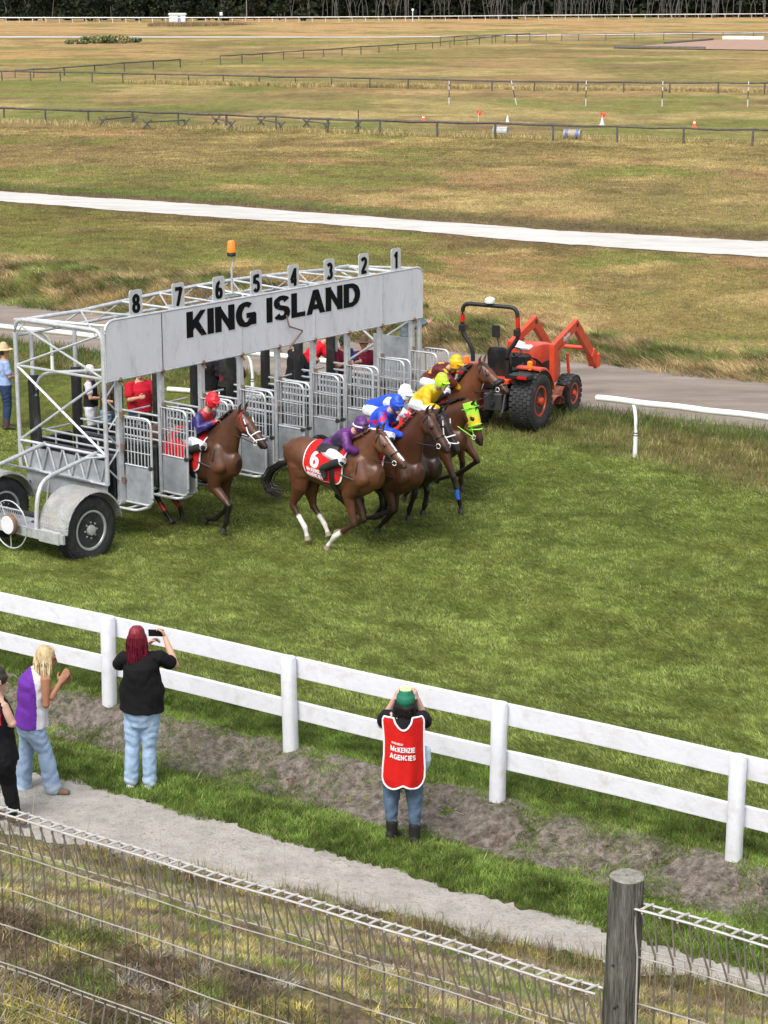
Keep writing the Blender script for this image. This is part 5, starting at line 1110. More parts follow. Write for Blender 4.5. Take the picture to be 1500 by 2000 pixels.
        if L_:
            r_ = random.Random(5); st = MB()
            for i in range(260):
                a = r_.uniform(-2.2, 2.2); u0 = r_.uniform(-.02, .075) if not cl.get('hat') else -.01; rr = .098 if u0 < .05 else .085
                p0 = Hh(-.028 - rr * math.cos(a) * 1.02, rr * .93 * math.sin(a), u0); out = -hf * math.cos(a) * .8 + hsd * math.sin(a)
                L2 = L_ * r_.uniform(.75, 1.15) + u0; p1 = p0 + out * .012 - UP * L2 * .45 + hsd * r_.uniform(-.012, .012); p2 = p0 - UP * L2 + out * r_.uniform(-.02, .03) + hsd * r_.uniform(-.03, .03)
                st.tube([p0, lerp(p0, p1, .5) + out * .006, p1, lerp(p1, p2, .5) + hsd * r_.uniform(-.012, .012), p2], [.0035, .005, .005, .004, .0015], 4)
            o_ = st.build('hair_strands', 'strand_%d' % int(c[0] * 1000), root, smooth=True) if 'strand_%d' % int(c[0] * 1000) in MATS or mat('strand_%d' % int(c[0] * 1000), hair.get('tip', c), .45, var=.5, scale=25, stretch=(1, 1, .15)) else None
    hat = cl.get('hat')
    if hat:
        T = Body(); HT_ = lambda nd, *q, **w: T.chain([(p, r1 * hs, r2 * hs, c_) for p, r1, r2, c_ in nd], *q, **w); c = hat['col']; kd = hat['kind']; b2 = hat.get('brim', c)
        if kd == 'helmet':
            HT_([(Hh(-.015, 0, .0), .096, .114, c), (Hh(-.015, 0, .03), .1, .12, c), (Hh(-.015, 0, .06), .096, .115, c), (Hh(-.018, 0, .085), .078, .095, c)], hsd, 20)
            HT_([(Hh(.07, 0, .03), .07, .018, b2), (Hh(.135, 0, .022), .045, .008, b2)], hsd, 14)
            if hat.get('band'): c3 = hat['band']; MB().tube([Hh(-.015 + .124 * math.cos(q), .103 * math.sin(q), .02) for q in np.arange(20) * math.pi / 10], .011 * hs, 6, closed=True).build('helmet_band', c3, root, smooth=True)
            MB().tube([Hh(.01, .085, .0), Hh(.035, .06, -.07), Hh(.04, 0, -.122), Hh(.035, -.06, -.07), Hh(.01, -.085, .0)], .006, 6).build('chin_strap', 'leather_black', root, smooth=True)
            gg = MB(); gg.ring([np.array([Hh(x + .002 * 0, y, z) for x, z in ((.085 - y * y * 6, .0), (.1 - y * y * 6, .005), (.1 - y * y * 6, .032), (.085 - y * y * 6, .036))]) for y in np.linspace(-.065, .065, 9)]).build('goggles', 'phone_black', root, smooth=True)
        elif kd == 'cap':
            HT_([(Hh(-.018, 0, .02), .092, .112, c), (Hh(-.018, 0, .055), .09, .108, c), (Hh(-.016, 0, .08), .074, .09, hat.get('top', c))], hsd, 20)
            HT_([(Hh(.07, 0, .04), .07, .012, b2), (Hh(.15, 0, .028), .052, .006, b2)], hsd, 14)
        elif kd == 'brim':
            HT_([(Hh(-.015, 0, .04), .088, .106, c), (Hh(-.015, 0, .1), .078, .095, c), (Hh(-.015, 0, .14), .06, .075, c)], hsd, 20)
            HT_([(Hh(-.015, 0, .036), .17, .2, c), (Hh(-.015, 0, .046), .165, .195, c)], hsd, 24, caps=False)
        T.build({'helmet': 'helmet', 'cap': 'cap', 'brim': 'hat'}[kd], 'vc' if kd != 'helmet' else 'silk_vc', root, .007, 2)
    return root, Hh, arms, legs
# ---------------- horses ----------------
TRUNK = [(-1.34, -.2, .07, .07), (-1.27, -.22, .18, .17), (-1.12, -.26, .265, .245), (-.92, -.3, .3, .28), (-.68, -.345, .3, .28), (-.42, -.375, .325, .285), (-.18, -.385, .35, .27), (.02, -.38, .355, .24), (.18, -.38, .29, .2), (.3, -.39, .2, .14)]
HS = 1.12
def horse(label, O, U, wither, poll, muzzle, legs, col, tilt=0, pts=(.012, .009, .008), tail=None, blaze=None, socks={}, mane=(.02, .014, .01), mup=.0, bridle='leather_black', noseband=None, wraps={}, cloth=None, hidecol=None, headturn=0, scale=1.0, girth=True):
    PL_ = Plane((O[0], O[1]), U); P = PL_.P; root = empty('horse', [O[0], O[1], ZT], label, 'horse', 'racehorses leaving the gate')
    Uv, Sv = PL_.U, PL_.S; k = HS * scale; ct, st_ = math.cos(tilt), math.sin(tilt); X3 = Uv * ct + UP * st_; Z3 = -Uv * st_ + UP * ct
    w = P(*wither); T = lambda x, z, y=0: w + X3 * x * k + Z3 * z * k + Sv * y * k
    c = np.array(col); dk_ = np.array(pts); belly = c * 1.1; B = Body()
    B.chain([(T(x, z), rw * k * .95, rh * k, c) for x, z, rh, rw in TRUNK], Sv, 28)
    for s_ in (-1, 1):
        B.chain([(T(-1.0, -.28, s_ * .12), .13 * k, .2 * k, c), (T(-.95, -.5, s_ * .15), .12 * k, .19 * k, c)], Sv); B.chain([(T(.05, -.2, s_ * .1), .1 * k, .16 * k, c), (T(.16, -.45, s_ * .15), .1 * k, .15 * k, c)], Sv)
    pl = P(*poll); mz = P(*muzzle); fh = unit(mz - pl); 
    if headturn: a = headturn; fh = unit(fh * math.cos(a) - Sv * math.sin(a))
    hl = .60 * k; mz = pl + fh * hl; hup = unit(UP - fh * (fh @ UP)); hsd = np.cross(hup, fh)
    n0 = T(.02, -.2); n1 = T(.2, -.34)
    def nk(t): base = lerp(lerp(w + Z3 * -.2 * k + X3 * .06 * k, pl - hup * .1 * k - fh * .0, t), lerp(w, pl, t), 0); return base + Z3 * .03 * math.sin(math.pi * t)
    ng = [(nk(0), .15 * k, .33 * k, c), (nk(.25), .125 * k, .27 * k, c), (nk(.5), .1 * k, .205 * k, c), (nk(.75), .085 * k, .165 * k, c), (nk(1), .075 * k, .13 * k, c)]
    B.chain(ng, Sv, 22)
    Q = lambda x, z, y=0: pl + fh * x * k + hup * z * k + hsd * y * k
    mzc = lerp(c, dk_, .75)
    B.chain([(Q(-.02, -.09), .075 * k, .1 * k, c), (Q(.1, -.105), .09 * k, .125 * k, c), (Q(.22, -.1), .088 * k, .115 * k, c), (Q(.33, -.085), .07 * k, .085 * k, c), (Q(.43, -.075), .055 * k, .067 * k, c), (Q(.52, -.075), .055 * k, .06 * k, mzc), (Q(.59, -.08), .045 * k, .045 * k, mzc)], hsd, 18)
    B.chain([(Q(.4, -.13), .04 * k, .035 * k, c), (Q(.56, -.135), .035 * k, .028 * k, mzc)], hsd, 10)
    for s_ in (-1, 1):
        B.ball(Q(.2, -.045, s_ * .082), .026 * k, c); B.chain([(Q(.08, -.15, s_ * .055), .04 * k, .07 * k, c), (Q(.2, -.15, s_ * .06), .035 * k, .06 * k, c)], hsd, 12)
        B.chain([(Q(-.02, -.01, s_ * .05), .026 * k, .03 * k, c), (Q(-.06, .07, s_ * .07), .032 * k, .016 * k, c * .8), (Q(-.06, .15, s_ * .062), .008 * k, .006 * k, dk_)], hsd, 10)
    hoofs = []; fet = []
    for (kind, s_, jj, lc) in legs:
        off = s_ * (.13 if kind == 'f' else .14) * k; q = [P(x, y, off) for x, y in jj]
        c1 = c if lc is None else np.array(lc[0]); sock = np.array(lc[1]) if lc is not None else dk_
        if kind == 'f':
            e, kn, f, h = q; s0 = T(.1, -.42, s_ * .14)
            B.chain([(s0, .11 * k, .15 * k, c), (e, .085 * k, .105 * k, c), (lerp(e, kn, .4), .062 * k, .072 * k, c), (lerp(e, kn, .85), .048 * k, .054 * k, lerp(c, dk_, .5)), (kn, .05 * k, .055 * k, dk_), (lerp(kn, f, .25), .036 * k, .041 * k, dk_), (lerp(kn, f, .6), .035 * k, .041 * k, dk_), (lerp(kn, f, .7), .035 * k, .041 * k, sock), (f, .044 * k, .049 * k, sock), (lerp(f, h, .6), .029 * k, .031 * k, sock), (h, .036 * k, .038 * k, sock)], Sv, 14)
        else:
            s1, hk, f, h = q; s0 = T(-.98, -.4, s_ * .14)
            B.chain([(s0, .13 * k, .22 * k, c), (s1, .1 * k, .14 * k, c), (lerp(s1, hk, .5), .062 * k, .085 * k, c), (lerp(s1, hk, .88), .044 * k, .062 * k, lerp(c, dk_, .6)), (hk, .05 * k, .064 * k, dk_), (lerp(hk, f, .25), .038 * k, .046 * k, dk_), (lerp(hk, f, .42), .036 * k, .043 * k, dk_), (lerp(hk, f, .52), .035 * k, .042 * k, sock if lc is not None else dk_), (lerp(hk, f, .85), .037 * k, .043 * k, sock), (f, .039 * k, .044 * k, sock), (lerp(f, h, .6), .03 * k, .032 * k, sock), (h, .037 * k, .04 * k, sock)], Sv, 14)
        hoofs.append((h, unit(h - f), lc)); fet.append((lerp(q[1], f, .55), lerp(q[1], f, .98)))
    def cf(W, cc):
        d = W - w; xl = d @ Uv; yl_ = np.abs(d @ Sv); m = 1 + .13 * np.sin(W[:, 0] * 9 + W[:, 2] * 7) * np.sin(W[:, 1] * 8 + W[:, 2] * 5)
        cc = cc * m[:, None]
        e = W - pl; a = e @ fh; b_ = e @ hup; y = e @ hsd
        if blaze is not None: kk = (np.abs(y + .004 * np.sin(a * 30)) < blaze * (.6 + .5 * np.clip(a / .5, 0, 1)) * k) & (a > .1) & (a < .6) & (b_ > -.095 * k); cc[kk] = (.75, .72, .7)
        ey = (np.abs(a - .2 * k) < .026) & (np.abs(b_ + .045 * k) < .017) & (np.abs(y) > .08 * k); cc[ey] = (.006, .005, .005)
        ns = (np.abs(a - .565 * k) < .018) & (np.abs(b_ + .075 * k) < .016) & (np.abs(y) > .03 * k); cc[ns] = (.01, .008, .008)
        return cc
    bd = B.build('body', 'coat_vc', root, .0135, 9, cf)
    for i, (h, d, lc) in enumerate(hoofs):
        pale = lc is not None and len(lc) > 2
        a_ = unit(d * .8 - UP * .35 + Uv * .15); MB().lathe(h - a_ * .01, a_, [(0, .036 * k), (.02, .042 * k), (.07, .055 * k), (.075, .05 * k), (.07, 0)], 16).build('hoof', 'hoof_pale' if pale else 'hoof_dark', root, smooth=True)
    for i, wc_ in wraps.items():
        a, b_ = fet[i]; mb = MB(); mb.tube([a, lerp(a, b_, .3), lerp(a, b_, .6), b_], [.046, .043, .045, .05], 12); mb.build('leg_wrap', wc_, root, smooth=True)
    # mane and tail as strands
    mn = MB(); r_ = random.Random(3)
    for i in range(60):
        t = i / 59; b0 = nk(t) + hup * 0 ; rh = np.interp(t, [0, .25, .5, .75, 1], [.33, .27, .205, .165, .13]) * k
        tdir = unit(pl - w); nn = unit(Z3 - tdir * (Z3 @ tdir)); b0 = b0 + nn * (rh - .015) if t < .98 else Q(-.0, .0)
        L_ = .13 * r_.uniform(.7, 1.2); fl2 = mup
        e = b0 + nn * L_ * (.25 + fl2) - Uv * L_ * (.35 + fl2) - Sv * L_ * .55 - UP * L_ * (.35 - fl2) + np.array([r_.uniform(-.02, .02)] * 3)
        mn.tube([b0 - nn * .02, lerp(b0, e, .5) + nn * .03, e], [.022, .018, .004], 6, ry=.01)
    fl_ = MB()
    for i in range(5): fl_.tube([Q(-.03, .0, (i - 2) * .012), Q(.05, .03, (i - 2) * .015), Q(.13, -.0 + .0, (i - 2) * .02)], [.014, .012, .004], 5)
    fl_.build('forelock', 'mane_' + ('b' if mane[0] < .03 else 'r'), root, smooth=True)
    o = mn.build('mane', 'mane_' + ('b' if mane[0] < .03 else 'r'), root, smooth=True)
    if tail:
        tp = [P(*q) for q in tail]; tb = MB()
        for i in range(70):
            j = np.array([r_.gauss(0, 1), r_.gauss(0, 1), r_.gauss(0, 1)]) * .035; n = len(tp)
            tb.tube([p + j * (.3 + 1.3 * q / (n - 1)) for q, p in enumerate(tp)], [.02] + [.011] * (n - 2) + [.003], 5)
        tb.build('tail', 'mane_b', root, smooth=True)
    # tack
    br = MB(); hw = lambda x: np.interp(x, [-.02, .1, .22, .33, .43, .52], [.075, .09, .088, .07, .055, .055]); hh = lambda x: np.interp(x, [-.02, .1, .22, .33, .43, .52], [.1, .125, .115, .085, .067, .06]); hc = lambda x: np.interp(x, [-.02, .1, .22, .33, .43, .52], [-.09, -.105, -.1, -.085, -.075, -.075])
    def loop(x, tilt_=0, g=.006, r=.009, mbx=br, z_ext=0): mbx.tube([Q(x + tilt_ * math.sin(a), hc(x) + (hh(x) + g + (z_ext if math.sin(a) < 0 else 0)) * math.sin(a), (hw(x) + g) * math.cos(a)) for a in np.arange(20) * math.pi / 10], r, 6, closed=True)
    loop(.06, -.05)
    for s_ in (-1, 1): br.tube([Q(.0, .0, s_ * .06), Q(.14, -.08, s_ * .098), Q(.3, -.1, s_ * .084), Q(.46, -.125, s_ * .062)], .008, 6)
    br.build('bridle', bridle, root, smooth=True)
    nb = MB(); loop(.36, .02, mbx=nb, r=.012, z_ext=.03)
    if noseband:
        for s_ in (-1, 1): nb.tube([Q(.12, -.0, s_ * .09), Q(.3, -.1, s_ * .085), Q(.47, -.1, s_ * .06)], .01, 6)
        loop(.46, .05, mbx=nb, r=.01, z_ext=.03)
    nb.build('noseband', noseband or bridle, root, smooth=True)
    rg = MB()
    for s_ in (-1, 1): rg.tube([Q(.47 + .035 * math.cos(a), -.125 + .035 * math.sin(a), s_ * .07) for a in np.arange(12) * math.pi / 6], .006, 6, closed=True)
    rg.build('bit_ring', 'white_lens', root, smooth=True)
    def trk(x):
        xs = [q[0] for q in TRUNK]; return [float(np.interp(x, xs, [q[i] for q in TRUNK])) for i in (1, 2, 3)]
    def onside(x, a, g=.012):      # a: 0 at the top of the back, +-pi/2 at the sides
        zc, rh, rw = trk(x); return T(x, zc + (rh + g) * math.cos(a), (rw + g) * math.sin(a) * 1.0)
    if cloth:
        def sheet(mt, x0, x1, a0, nm, g, rad=.16, txt=None, edge=0, par=None):
            n, m = 26, 40; V = []
            for i in range(n + 1):
                u = i / n; x = x0 + (x1 - x0) * u
                e = 1.0
                for dd_ in (u * (x1 - x0), (1 - u) * (x1 - x0)):
                    if dd_ < rad: e = min(e, 1 - .22 * (1 - math.sqrt(max(0, 1 - (1 - dd_ / rad) ** 2))))
                for lay in (0, 1): V += [onside(x + .05 * abs(math.sin(a)) * 0, a, g + (.006 if lay else 0) + .004 * math.sin(x * 25 + a * 3)) for a in np.linspace(-a0 * e, a0 * e, m + 1)]
            k2 = 2 * (m + 1); R = [np.array(V[i * k2:(i + 1) * k2])[list(range(m + 1)) + list(range(2 * m + 1, m, -1))] for i in range(n + 1)]
            return MB().ring(R).build(nm, mt, par or root, smooth=True)
        edge_ = sheet('white_cloth', -.79, -.09, 2.02, 'cloth_edge', .008); cl2 = sheet(cloth['mat'], -.77, -.11, 1.97, 'saddle_cloth', .0165)
        for s_ in ((-1, 1)):
            def warp(cx, ca):
                def f(u, v, dd): 
                    zc, rh, rw = trk(cx + u * -s_); return onside(cx + u * -s_, s_ * (ca - v / .33), .0275 + dd)
                return f
            if cloth.get('num'): put_text('cloth_number', cloth['num'], (0, 0, 0), (1, 0, 0), (0, 1, 0), .26, .15, 'white_cloth', cl2, .2, .004, warp=warp(-.58, 1.12))
            for j, tx in enumerate(cloth.get('txt', ())): put_text('cloth_lettering', tx, (0, 0, 0), (1, 0, 0), (0, 1, 0), .05, .3, 'white_cloth', cl2, .2, .004, warp=warp(-.56, 1.62 + j * .2))
        MB().ring([np.array([onside(x, a, .03 + .05 * math.cos(a) * (1 - ((x + .42) / .2) ** 2) + q) for q in (0, .015) for a in (np.linspace(-.8, .8, 14) if q == 0 else np.linspace(.8, -.8, 14))]) for x in np.linspace(-.6, -.24, 9)]).build('saddle', 'leather_black', root, smooth=True)
    if girth:
        mb = MB(); mb.ring([np.array([onside(x, a, .028 + q) for q in (0, .008) for x in ((-.3, -.21) if q == 0 else (-.21, -.3))]) for a in np.linspace(-math.pi, math.pi, 40)]); mb.build('girth', 'leather_black', root, smooth=True)
    mb = MB(); mb.tube([onside(.12, a, .012) - Z3 * 0 for a in np.linspace(-2.4, 2.4, 30)], .014, 6)
    for s_ in (-1, 1): mb.tube([onside(-.22, s_ * 1.5, .02), onside(-.05, s_ * 1.6, .02), onside(.12, s_ * 1.75, .02)], .012, 6)
    mb.build('breastplate', 'leather_black', root, smooth=True)
    return root, P, T, Q
mat('mane_b', (.012, .009, .008), .55, var=.4, scale=12); mat('mane_r', (.11, .04, .02), .6, var=.4, scale=12)
z3 = lambda x, y: (500 + x / 3.125, 680 + y / 3.125)
z5 = lambda x, y: (280 + x / 4.412, 700 + y / 4.412)
HU = GU[:2]
def hoofplane(px, py, off):     # centre plane of a horse whose hoof at side `off` stands at this pixel
    g = at(px, py); return g[:2] - np.array([-HU[1], HU[0]]) * off
def rider(label, P, j, cl, lean=.0):
    """j: pixel joints on the horse's plane; side offsets fixed for a crouched jockey"""
    pel = P(*j['pel']); che = P(*j['che']); nek = P(*j['nek']); hd = P(*j['head']); S = np.array([-HU[1], HU[0], 0]); U3 = np.array([HU[0], HU[1], 0])
    J = dict(pelvis=pel, chest=che, neck=nek, head=hd)
    J['shR'] = lerp(che, nek, .5) - S * .17; J['shL'] = lerp(che, nek, .5) + S * .17
    J['elR'] = P(*j['el'], -.24); J['haR'] = P(*j['ha'], -.08); J['elL'] = P(*j['el'], .24) + U3 * .02; J['haL'] = P(*j['ha'], .08) + U3 * .03
    J['knR'] = P(*j['kn'], -.35); J['anR'] = P(*j['an'], -.37); J['toR'] = P(*j['to'], -.38)
    J['knL'] = P(*j['kn'], .35); J['anL'] = P(*j['an'], .37); J['toL'] = P(*j['to'], .38)
    J['hipR'] = pel - S * .13; J['hipL'] = pel + S * .13; hd = hd - UP * .035; nek = lerp(nek, hd, .12); J['head'] = hd; J['neck'] = nek; J['curlL'] = J['curlR'] = .75; J['palmL'] = J['palmR'] = -UP
    lk = unit(U3 * .9 + UP * -.12 - S * j.get('turn', .25))
    return figure(label, J, S, unit(U3 * .6 + UP * -.5), cl, [pel[0], pel[1], pel[2] - .1], .98, 'jockeys riding the racehorses', .009, lk, 1.14)
def reins(P, Q, ha, name_parent, m='leather_black'):
    for s_ in (-1, 1):
        MB().tube([Q(.47, -.13, s_ * .075), lerp(Q(.47, -.13, s_ * .08), P(*ha, s_ * .08), .5) - UP * .04, P(*ha, s_ * .08)], .008, 6).build('rein', m, name_parent, smooth=True)
breech = (.72, .74, .82)
def spots(base, spot, n, r, seed):
    def f(W, c):
        q = np.random.default_rng(seed); C = W[q.integers(0, len(W), n)]; m = np.zeros(len(W), bool)
        for p in C: d = W - p; a = np.arctan2(d[:, 2], d[:, 0] + d[:, 1]); m |= np.linalg.norm(d, axis=1) < r * (1 + .3 * np.cos(5 * a))
        c = c.copy(); c[m] = spot; return c
    return f
ch = (.1, .038, .017); bay = (.068, .026, .012); dbay = (.024, .013, .009)
# --- horse with the blaze (front, number 6 cloth) and purple jockey
Ld_ = lambda L: [z3(*q) for q in L]
OA = hoofplane(641, 1073, -.13)
hA, P, T, Q = horse('chestnut racehorse with white blaze, white socks and red number cloth, nearest of the bunch', OA, HU, z3(630, 598), z3(762, 512), z3(930, 705),
    [('f', -1, Ld_([(560, 900), (600, 1075), (480, 1150), (440, 1205)]), ((ch), (.7, .66, .6), 1)), ('f', 1, Ld_([(600, 890), (655, 1040), (560, 1110), (505, 1118)]), (ch, (.3, .2, .15), 1)),
     ('h', -1, Ld_([(265, 850), (222, 955), (300, 1095), (312, 1150)]), (ch, (.72, .7, .66), 1)), ('h', 1, Ld_([(330, 860), (350, 965), (420, 1075), (438, 1125)]), (ch, (.65, .6, .55), 1))],
    ch, .0, (.05, .022, .014), [z3(*q) for q in ((205, 690), (150, 705), (95, 745), (65, 810), (90, 865), (140, 885))], blaze=.022, mane=(.1, .04, .02), cloth=dict(mat='red_cloth', num='6', txt=('McKENZIE', 'AGENCIES')))
GL_ = dict(skin=(.5, .28, .2))
rider('person in purple silks and purple helmet riding the front chestnut horse with the white blaze', P, dict(pel=z3(452, 612), che=z3(560, 535), nek=z3(608, 500), head=z3(645, 466), el=z3(560, 612), ha=z3(640, 640), kn=z3(530, 690), an=z3(408, 725), to=z3(420, 790), turn=.3),
    dict(top=dict(col=(.11, .02, .16), sleeve=2, loose=.04, mat='silk_vc', sleevecol=(.1, .02, .15), cuff=(.02, .02, .03), fun=spots(0, (.03, .02, .05), 6, .09, 3)), bottom=dict(col=breech, mat='cloth_vc', name='breeches', loose=.012, len=.22, cuff=breech), shoes=dict(col=(.012, .012, .013), h=.85, name='boot'), hat=dict(kind='helmet', col=(.09, .02, .14), brim=(.02, .02, .03), band='white_cloth'), gloves=(.02, .02, .02), **GL_)); reins(P, Q, z3(640, 640), hA)
V3 = np.array([-HU[1], HU[0]])
# --- second horse, blue silks with red stars
OB = OA + V3 * .85
hB, P, T, Q = horse('dark chestnut racehorse with a small white forehead star, second nearest of the bunch', OB, HU, z3(870, 590), z3(1060, 395), z3(1195, 615),
    [('f', -1, Ld_([(805, 850), (835, 985), (730, 1030), (662, 1040)]), None), ('f', 1, Ld_([(850, 850), (850, 985), (790, 1050), (748, 1095)]), None),
     ('h', -1, Ld_([(520, 800), (500, 900), (560, 960), (600, 990)]), None), ('h', 1, Ld_([(600, 830), (640, 930), (660, 1000), (655, 1040)]), None)],
    (.062, .023, .012), .03, (.02, .012, .01), [z3(*q) for q in ((470, 600), (420, 640), (380, 690), (400, 760))], mane=(.05, .02, .01), cloth=dict(mat='red_cloth'))
blue = (.015, .07, .55)
rider('person in bright blue silks with red stars and blue helmet riding the second nearest horse', P, dict(pel=z3(705, 510), che=z3(775, 405), nek=z3(830, 375), head=z3(862, 335), el=z3(790, 500), ha=z3(895, 535), kn=z3(830, 540), an=z3(730, 610), to=z3(745, 660), turn=.45),
    dict(top=dict(col=blue, sleeve=2, loose=.04, mat='silk_vc', fun=spots(0, (.6, .01, .05), 34, .05, 9)), bottom=dict(col=breech, mat='cloth_vc', name='breeches', loose=.012, len=.22), shoes=dict(col=(.012, .012, .013), h=.85, name='boot'), hat=dict(kind='helmet', col=(.02, .08, .5)), **GL_)); reins(P, Q, z3(895, 535), hB)
# --- third horse, dark, with white cap rider
OC = OA + V3 * 1.75
hC, P, T, Q = horse('very dark bay racehorse half hidden behind the second nearest horse', OC, HU, z3(985, 560), z3(1140, 390), z3(1240, 590),
    [('f', -1, Ld_([(965, 770), (968, 890), (935, 985), (930, 1025)]), None), ('f', 1, Ld_([(1020, 780), (1045, 870), (1030, 960), (1020, 990)]), None),
     ('h', -1, Ld_([(700, 800), (760, 880), (770, 960), (745, 1000)]), None), ('h', 1, Ld_([(740, 800), (800, 900), (790, 980), (760, 1010)]), None)],
    dbay, .02, (.012, .01, .009), [z3(*q) for q in ((600, 560), (540, 570), (470, 590), (390, 560), (345, 590))], mane=(.01, .01, .01), cloth=dict(mat='red_cloth'), noseband='white_cloth')
rider('person in blue and white silks with plain white helmet between the blue and yellow riders', P, dict(pel=z3(715, 370), che=z3(820, 330), nek=z3(875, 305), head=z3(915, 272), el=z3(900, 400), ha=z3(975, 450), kn=z3(860, 440), an=z3(780, 500), to=z3(800, 540), turn=.2),
    dict(top=dict(col=blue, sleeve=2, loose=.04, mat='silk_vc', sleevecol=(.6, .68, .75), cuff=(.02, .3, .45), fun=spots(0, (.6, .02, .06), 6, .07, 5)), bottom=dict(col=breech, mat='cloth_vc', name='breeches', loose=.012, len=.22), shoes=dict(col=(.012, .012, .013), h=.85, name='boot'), hat=dict(kind='helmet', col=(.78, .8, .85)), **GL_)); reins(P, Q, z3(975, 450), hC)
# --- fourth horse, hooded
OD = hoofplane(900, 1003, -.13)
hD, P, T, Q = horse('bay racehorse wearing a bright yellow and green hood with blue leg wraps', OD, HU, z3(1135, 400), z3(1335, 345), z3(1395, 570),
    [('f', -1, Ld_([(1150, 640), (1205, 790), (1240, 925), (1250, 985)]), None), ('f', 1, Ld_([(1090, 610), (1055, 760), (1040, 875), (1042, 918)]), None),
     ('h', -1, Ld_([(880, 690), (900, 780), (930, 870), (905, 905)]), None), ('h', 1, Ld_([(900, 690), (960, 770), (975, 860), (960, 888)]), None)],
    bay, .08, (.014, .01, .009), [z3(*q) for q in ((800, 470), (760, 520), (740, 600))], mane=(.01, .01, .01), cloth=dict(mat='red_cloth'), wraps={0: 'wrap_blue', 1: 'wrap_blue'} if 'wrap_blue' in MATS or mat('wrap_blue', (.02, .12, .55), .7) else {}, bridle='lime' if mat('lime', (.25, .75, .06), .6) else '', mup=.1)
mat('hood_yellow', attr='Col', rough=.7, var=.08)
Bh = Body(); yl1 = (.72, .55, .02); yl2 = (.35, .7, .04); k = HS
Bh.chain([(Q(-.06, -.1), .1, .13, yl2), (Q(.04, -.1), .1, .15, yl2), (Q(.12, -.105), .108, .148, yl2), (Q(.22, -.1), .102, .135, yl1), (Q(.33, -.09), .085, .105, yl1)], np.cross(unit(UP - unit(Q(1, 0) - Q(0, 0)) * unit(Q(1, 0) - Q(0, 0))[2]), unit(Q(1, 0) - Q(0, 0))), 20, caps=False)
def hoodcol(W, c):
    c = c.copy(); fh_ = unit(Q(1, 0) - Q(0, 0)); hs2 = unit(Q(0, 0, 1) - Q(0, 0)); hu2 = np.cross(fh_, hs2) * (1 if np.cross(fh_, hs2)[2] > 0 else -1); d = W - Q(.19, -.07); a = d @ fh_; b_ = d @ hu2
    r = np.hypot(a, b_); c[r < .075] = (.75, .5, .01); c[r < .036] = (.01, .008, .006); return c
Bh.build('hood', 'hood_yellow', hD, .012, 2, hoodcol)
mb = MB()
for x, w_, h_ in ((.03, .108, .158), (.3, .095, .118)): mb.tube([Q(x - .0, -.1 + h_ * math.sin(a), w_ * math.cos(a)) for a in np.arange(20) * math.pi / 10], .008, 6, closed=True)
mb.build('hood_strap', 'lime', hD, smooth=True)
rider('person in yellow silks with lime green helmet riding the hooded horse', P, dict(pel=z3(985, 330), che=z3(1060, 270), nek=z3(1105, 235), head=z3(1136, 200), el=z3(1040, 350), ha=z3(1120, 370), kn=z3(1100, 400), an=z3(1020, 440), to=z3(1030, 490), turn=.2),
    dict(top=dict(col=(.75, .47, .015), sleeve=2, loose=.04, mat='silk_vc', hem=(.4, .55, .04), fun=spots(0, (.4, .6, .04), 4, .09, 4)), bottom=dict(col=breech, mat='cloth_vc', name='breeches', loose=.012, len=.22), shoes=dict(col=(.012, .012, .013), h=.85, name='boot'), hat=dict(kind='helmet', col=(.42, .75, .03)), **GL_)); reins(P, Q, z3(1120, 370), hD, 'lime')
# --- fifth horse, furthest, sheepskin noseband
OE = OD + V3 * .95
hE, P, T, Q = horse('chestnut racehorse with a black sheepskin noseband, farthest of the bunch by the tractor', OE, HU, z3(1225, 300), z3(1385, 95), z3(1500, 200),
    [('f', -1, Ld_([(1285, 590), (1355, 685), (1240, 765), (1110, 800)]), None), ('f', 1, Ld_([(1240, 560), (1260, 700), (1250, 810), (1255, 850)]), None),
     ('h', -1, Ld_([(960, 560), (940, 680), (985, 780), (990, 820)]), None), ('h', 1, Ld_([(980, 560), (980, 680), (1010, 780), (1020, 820)]), None)],
    (.12, .042, .018), .05, (.035, .018, .012), [z3(*q) for q in ((900, 350), (860, 400), (840, 470))], mane=(.02, .01, .01), cloth=dict(mat='red_cloth'), noseband='leather_black')
MB().tube([Q(.4 + .03 * math.sin(a), -.085 + .095 * math.sin(a), .08 * math.cos(a)) for a in np.arange(18) * math.pi / 9], .034, 8, closed=True).build('sheepskin_noseband', 'black_paint', hE, smooth=True)
rider('person in maroon and gold silks with orange yellow helmet on the farthest horse', P, dict(pel=z3(1060, 200), che=z3(1140, 130), nek=z3(1185, 120), head=z3(1225, 88), el=z3(1180, 195), ha=z3(1245, 250), kn=z3(1170, 270), an=z3(1090, 320), to=z3(1100, 370), turn=.1),
    dict(top=dict(col=(.1, .012, .012), sleeve=2, loose=.04, mat='silk_vc', cuff=(.7, .45, .02), fun=spots(0, (.7, .42, .02), 12, .055, 8)), bottom=dict(col=breech, mat='cloth_vc', name='breeches', loose=.012, len=.22), shoes=dict(col=(.012, .012, .013), h=.85, name='boot'), hat=dict(kind='helmet', col=(.8, .42, .01)), gloves=(.35, .5, .7), **GL_)); reins(P, Q, z3(1245, 250), hE)
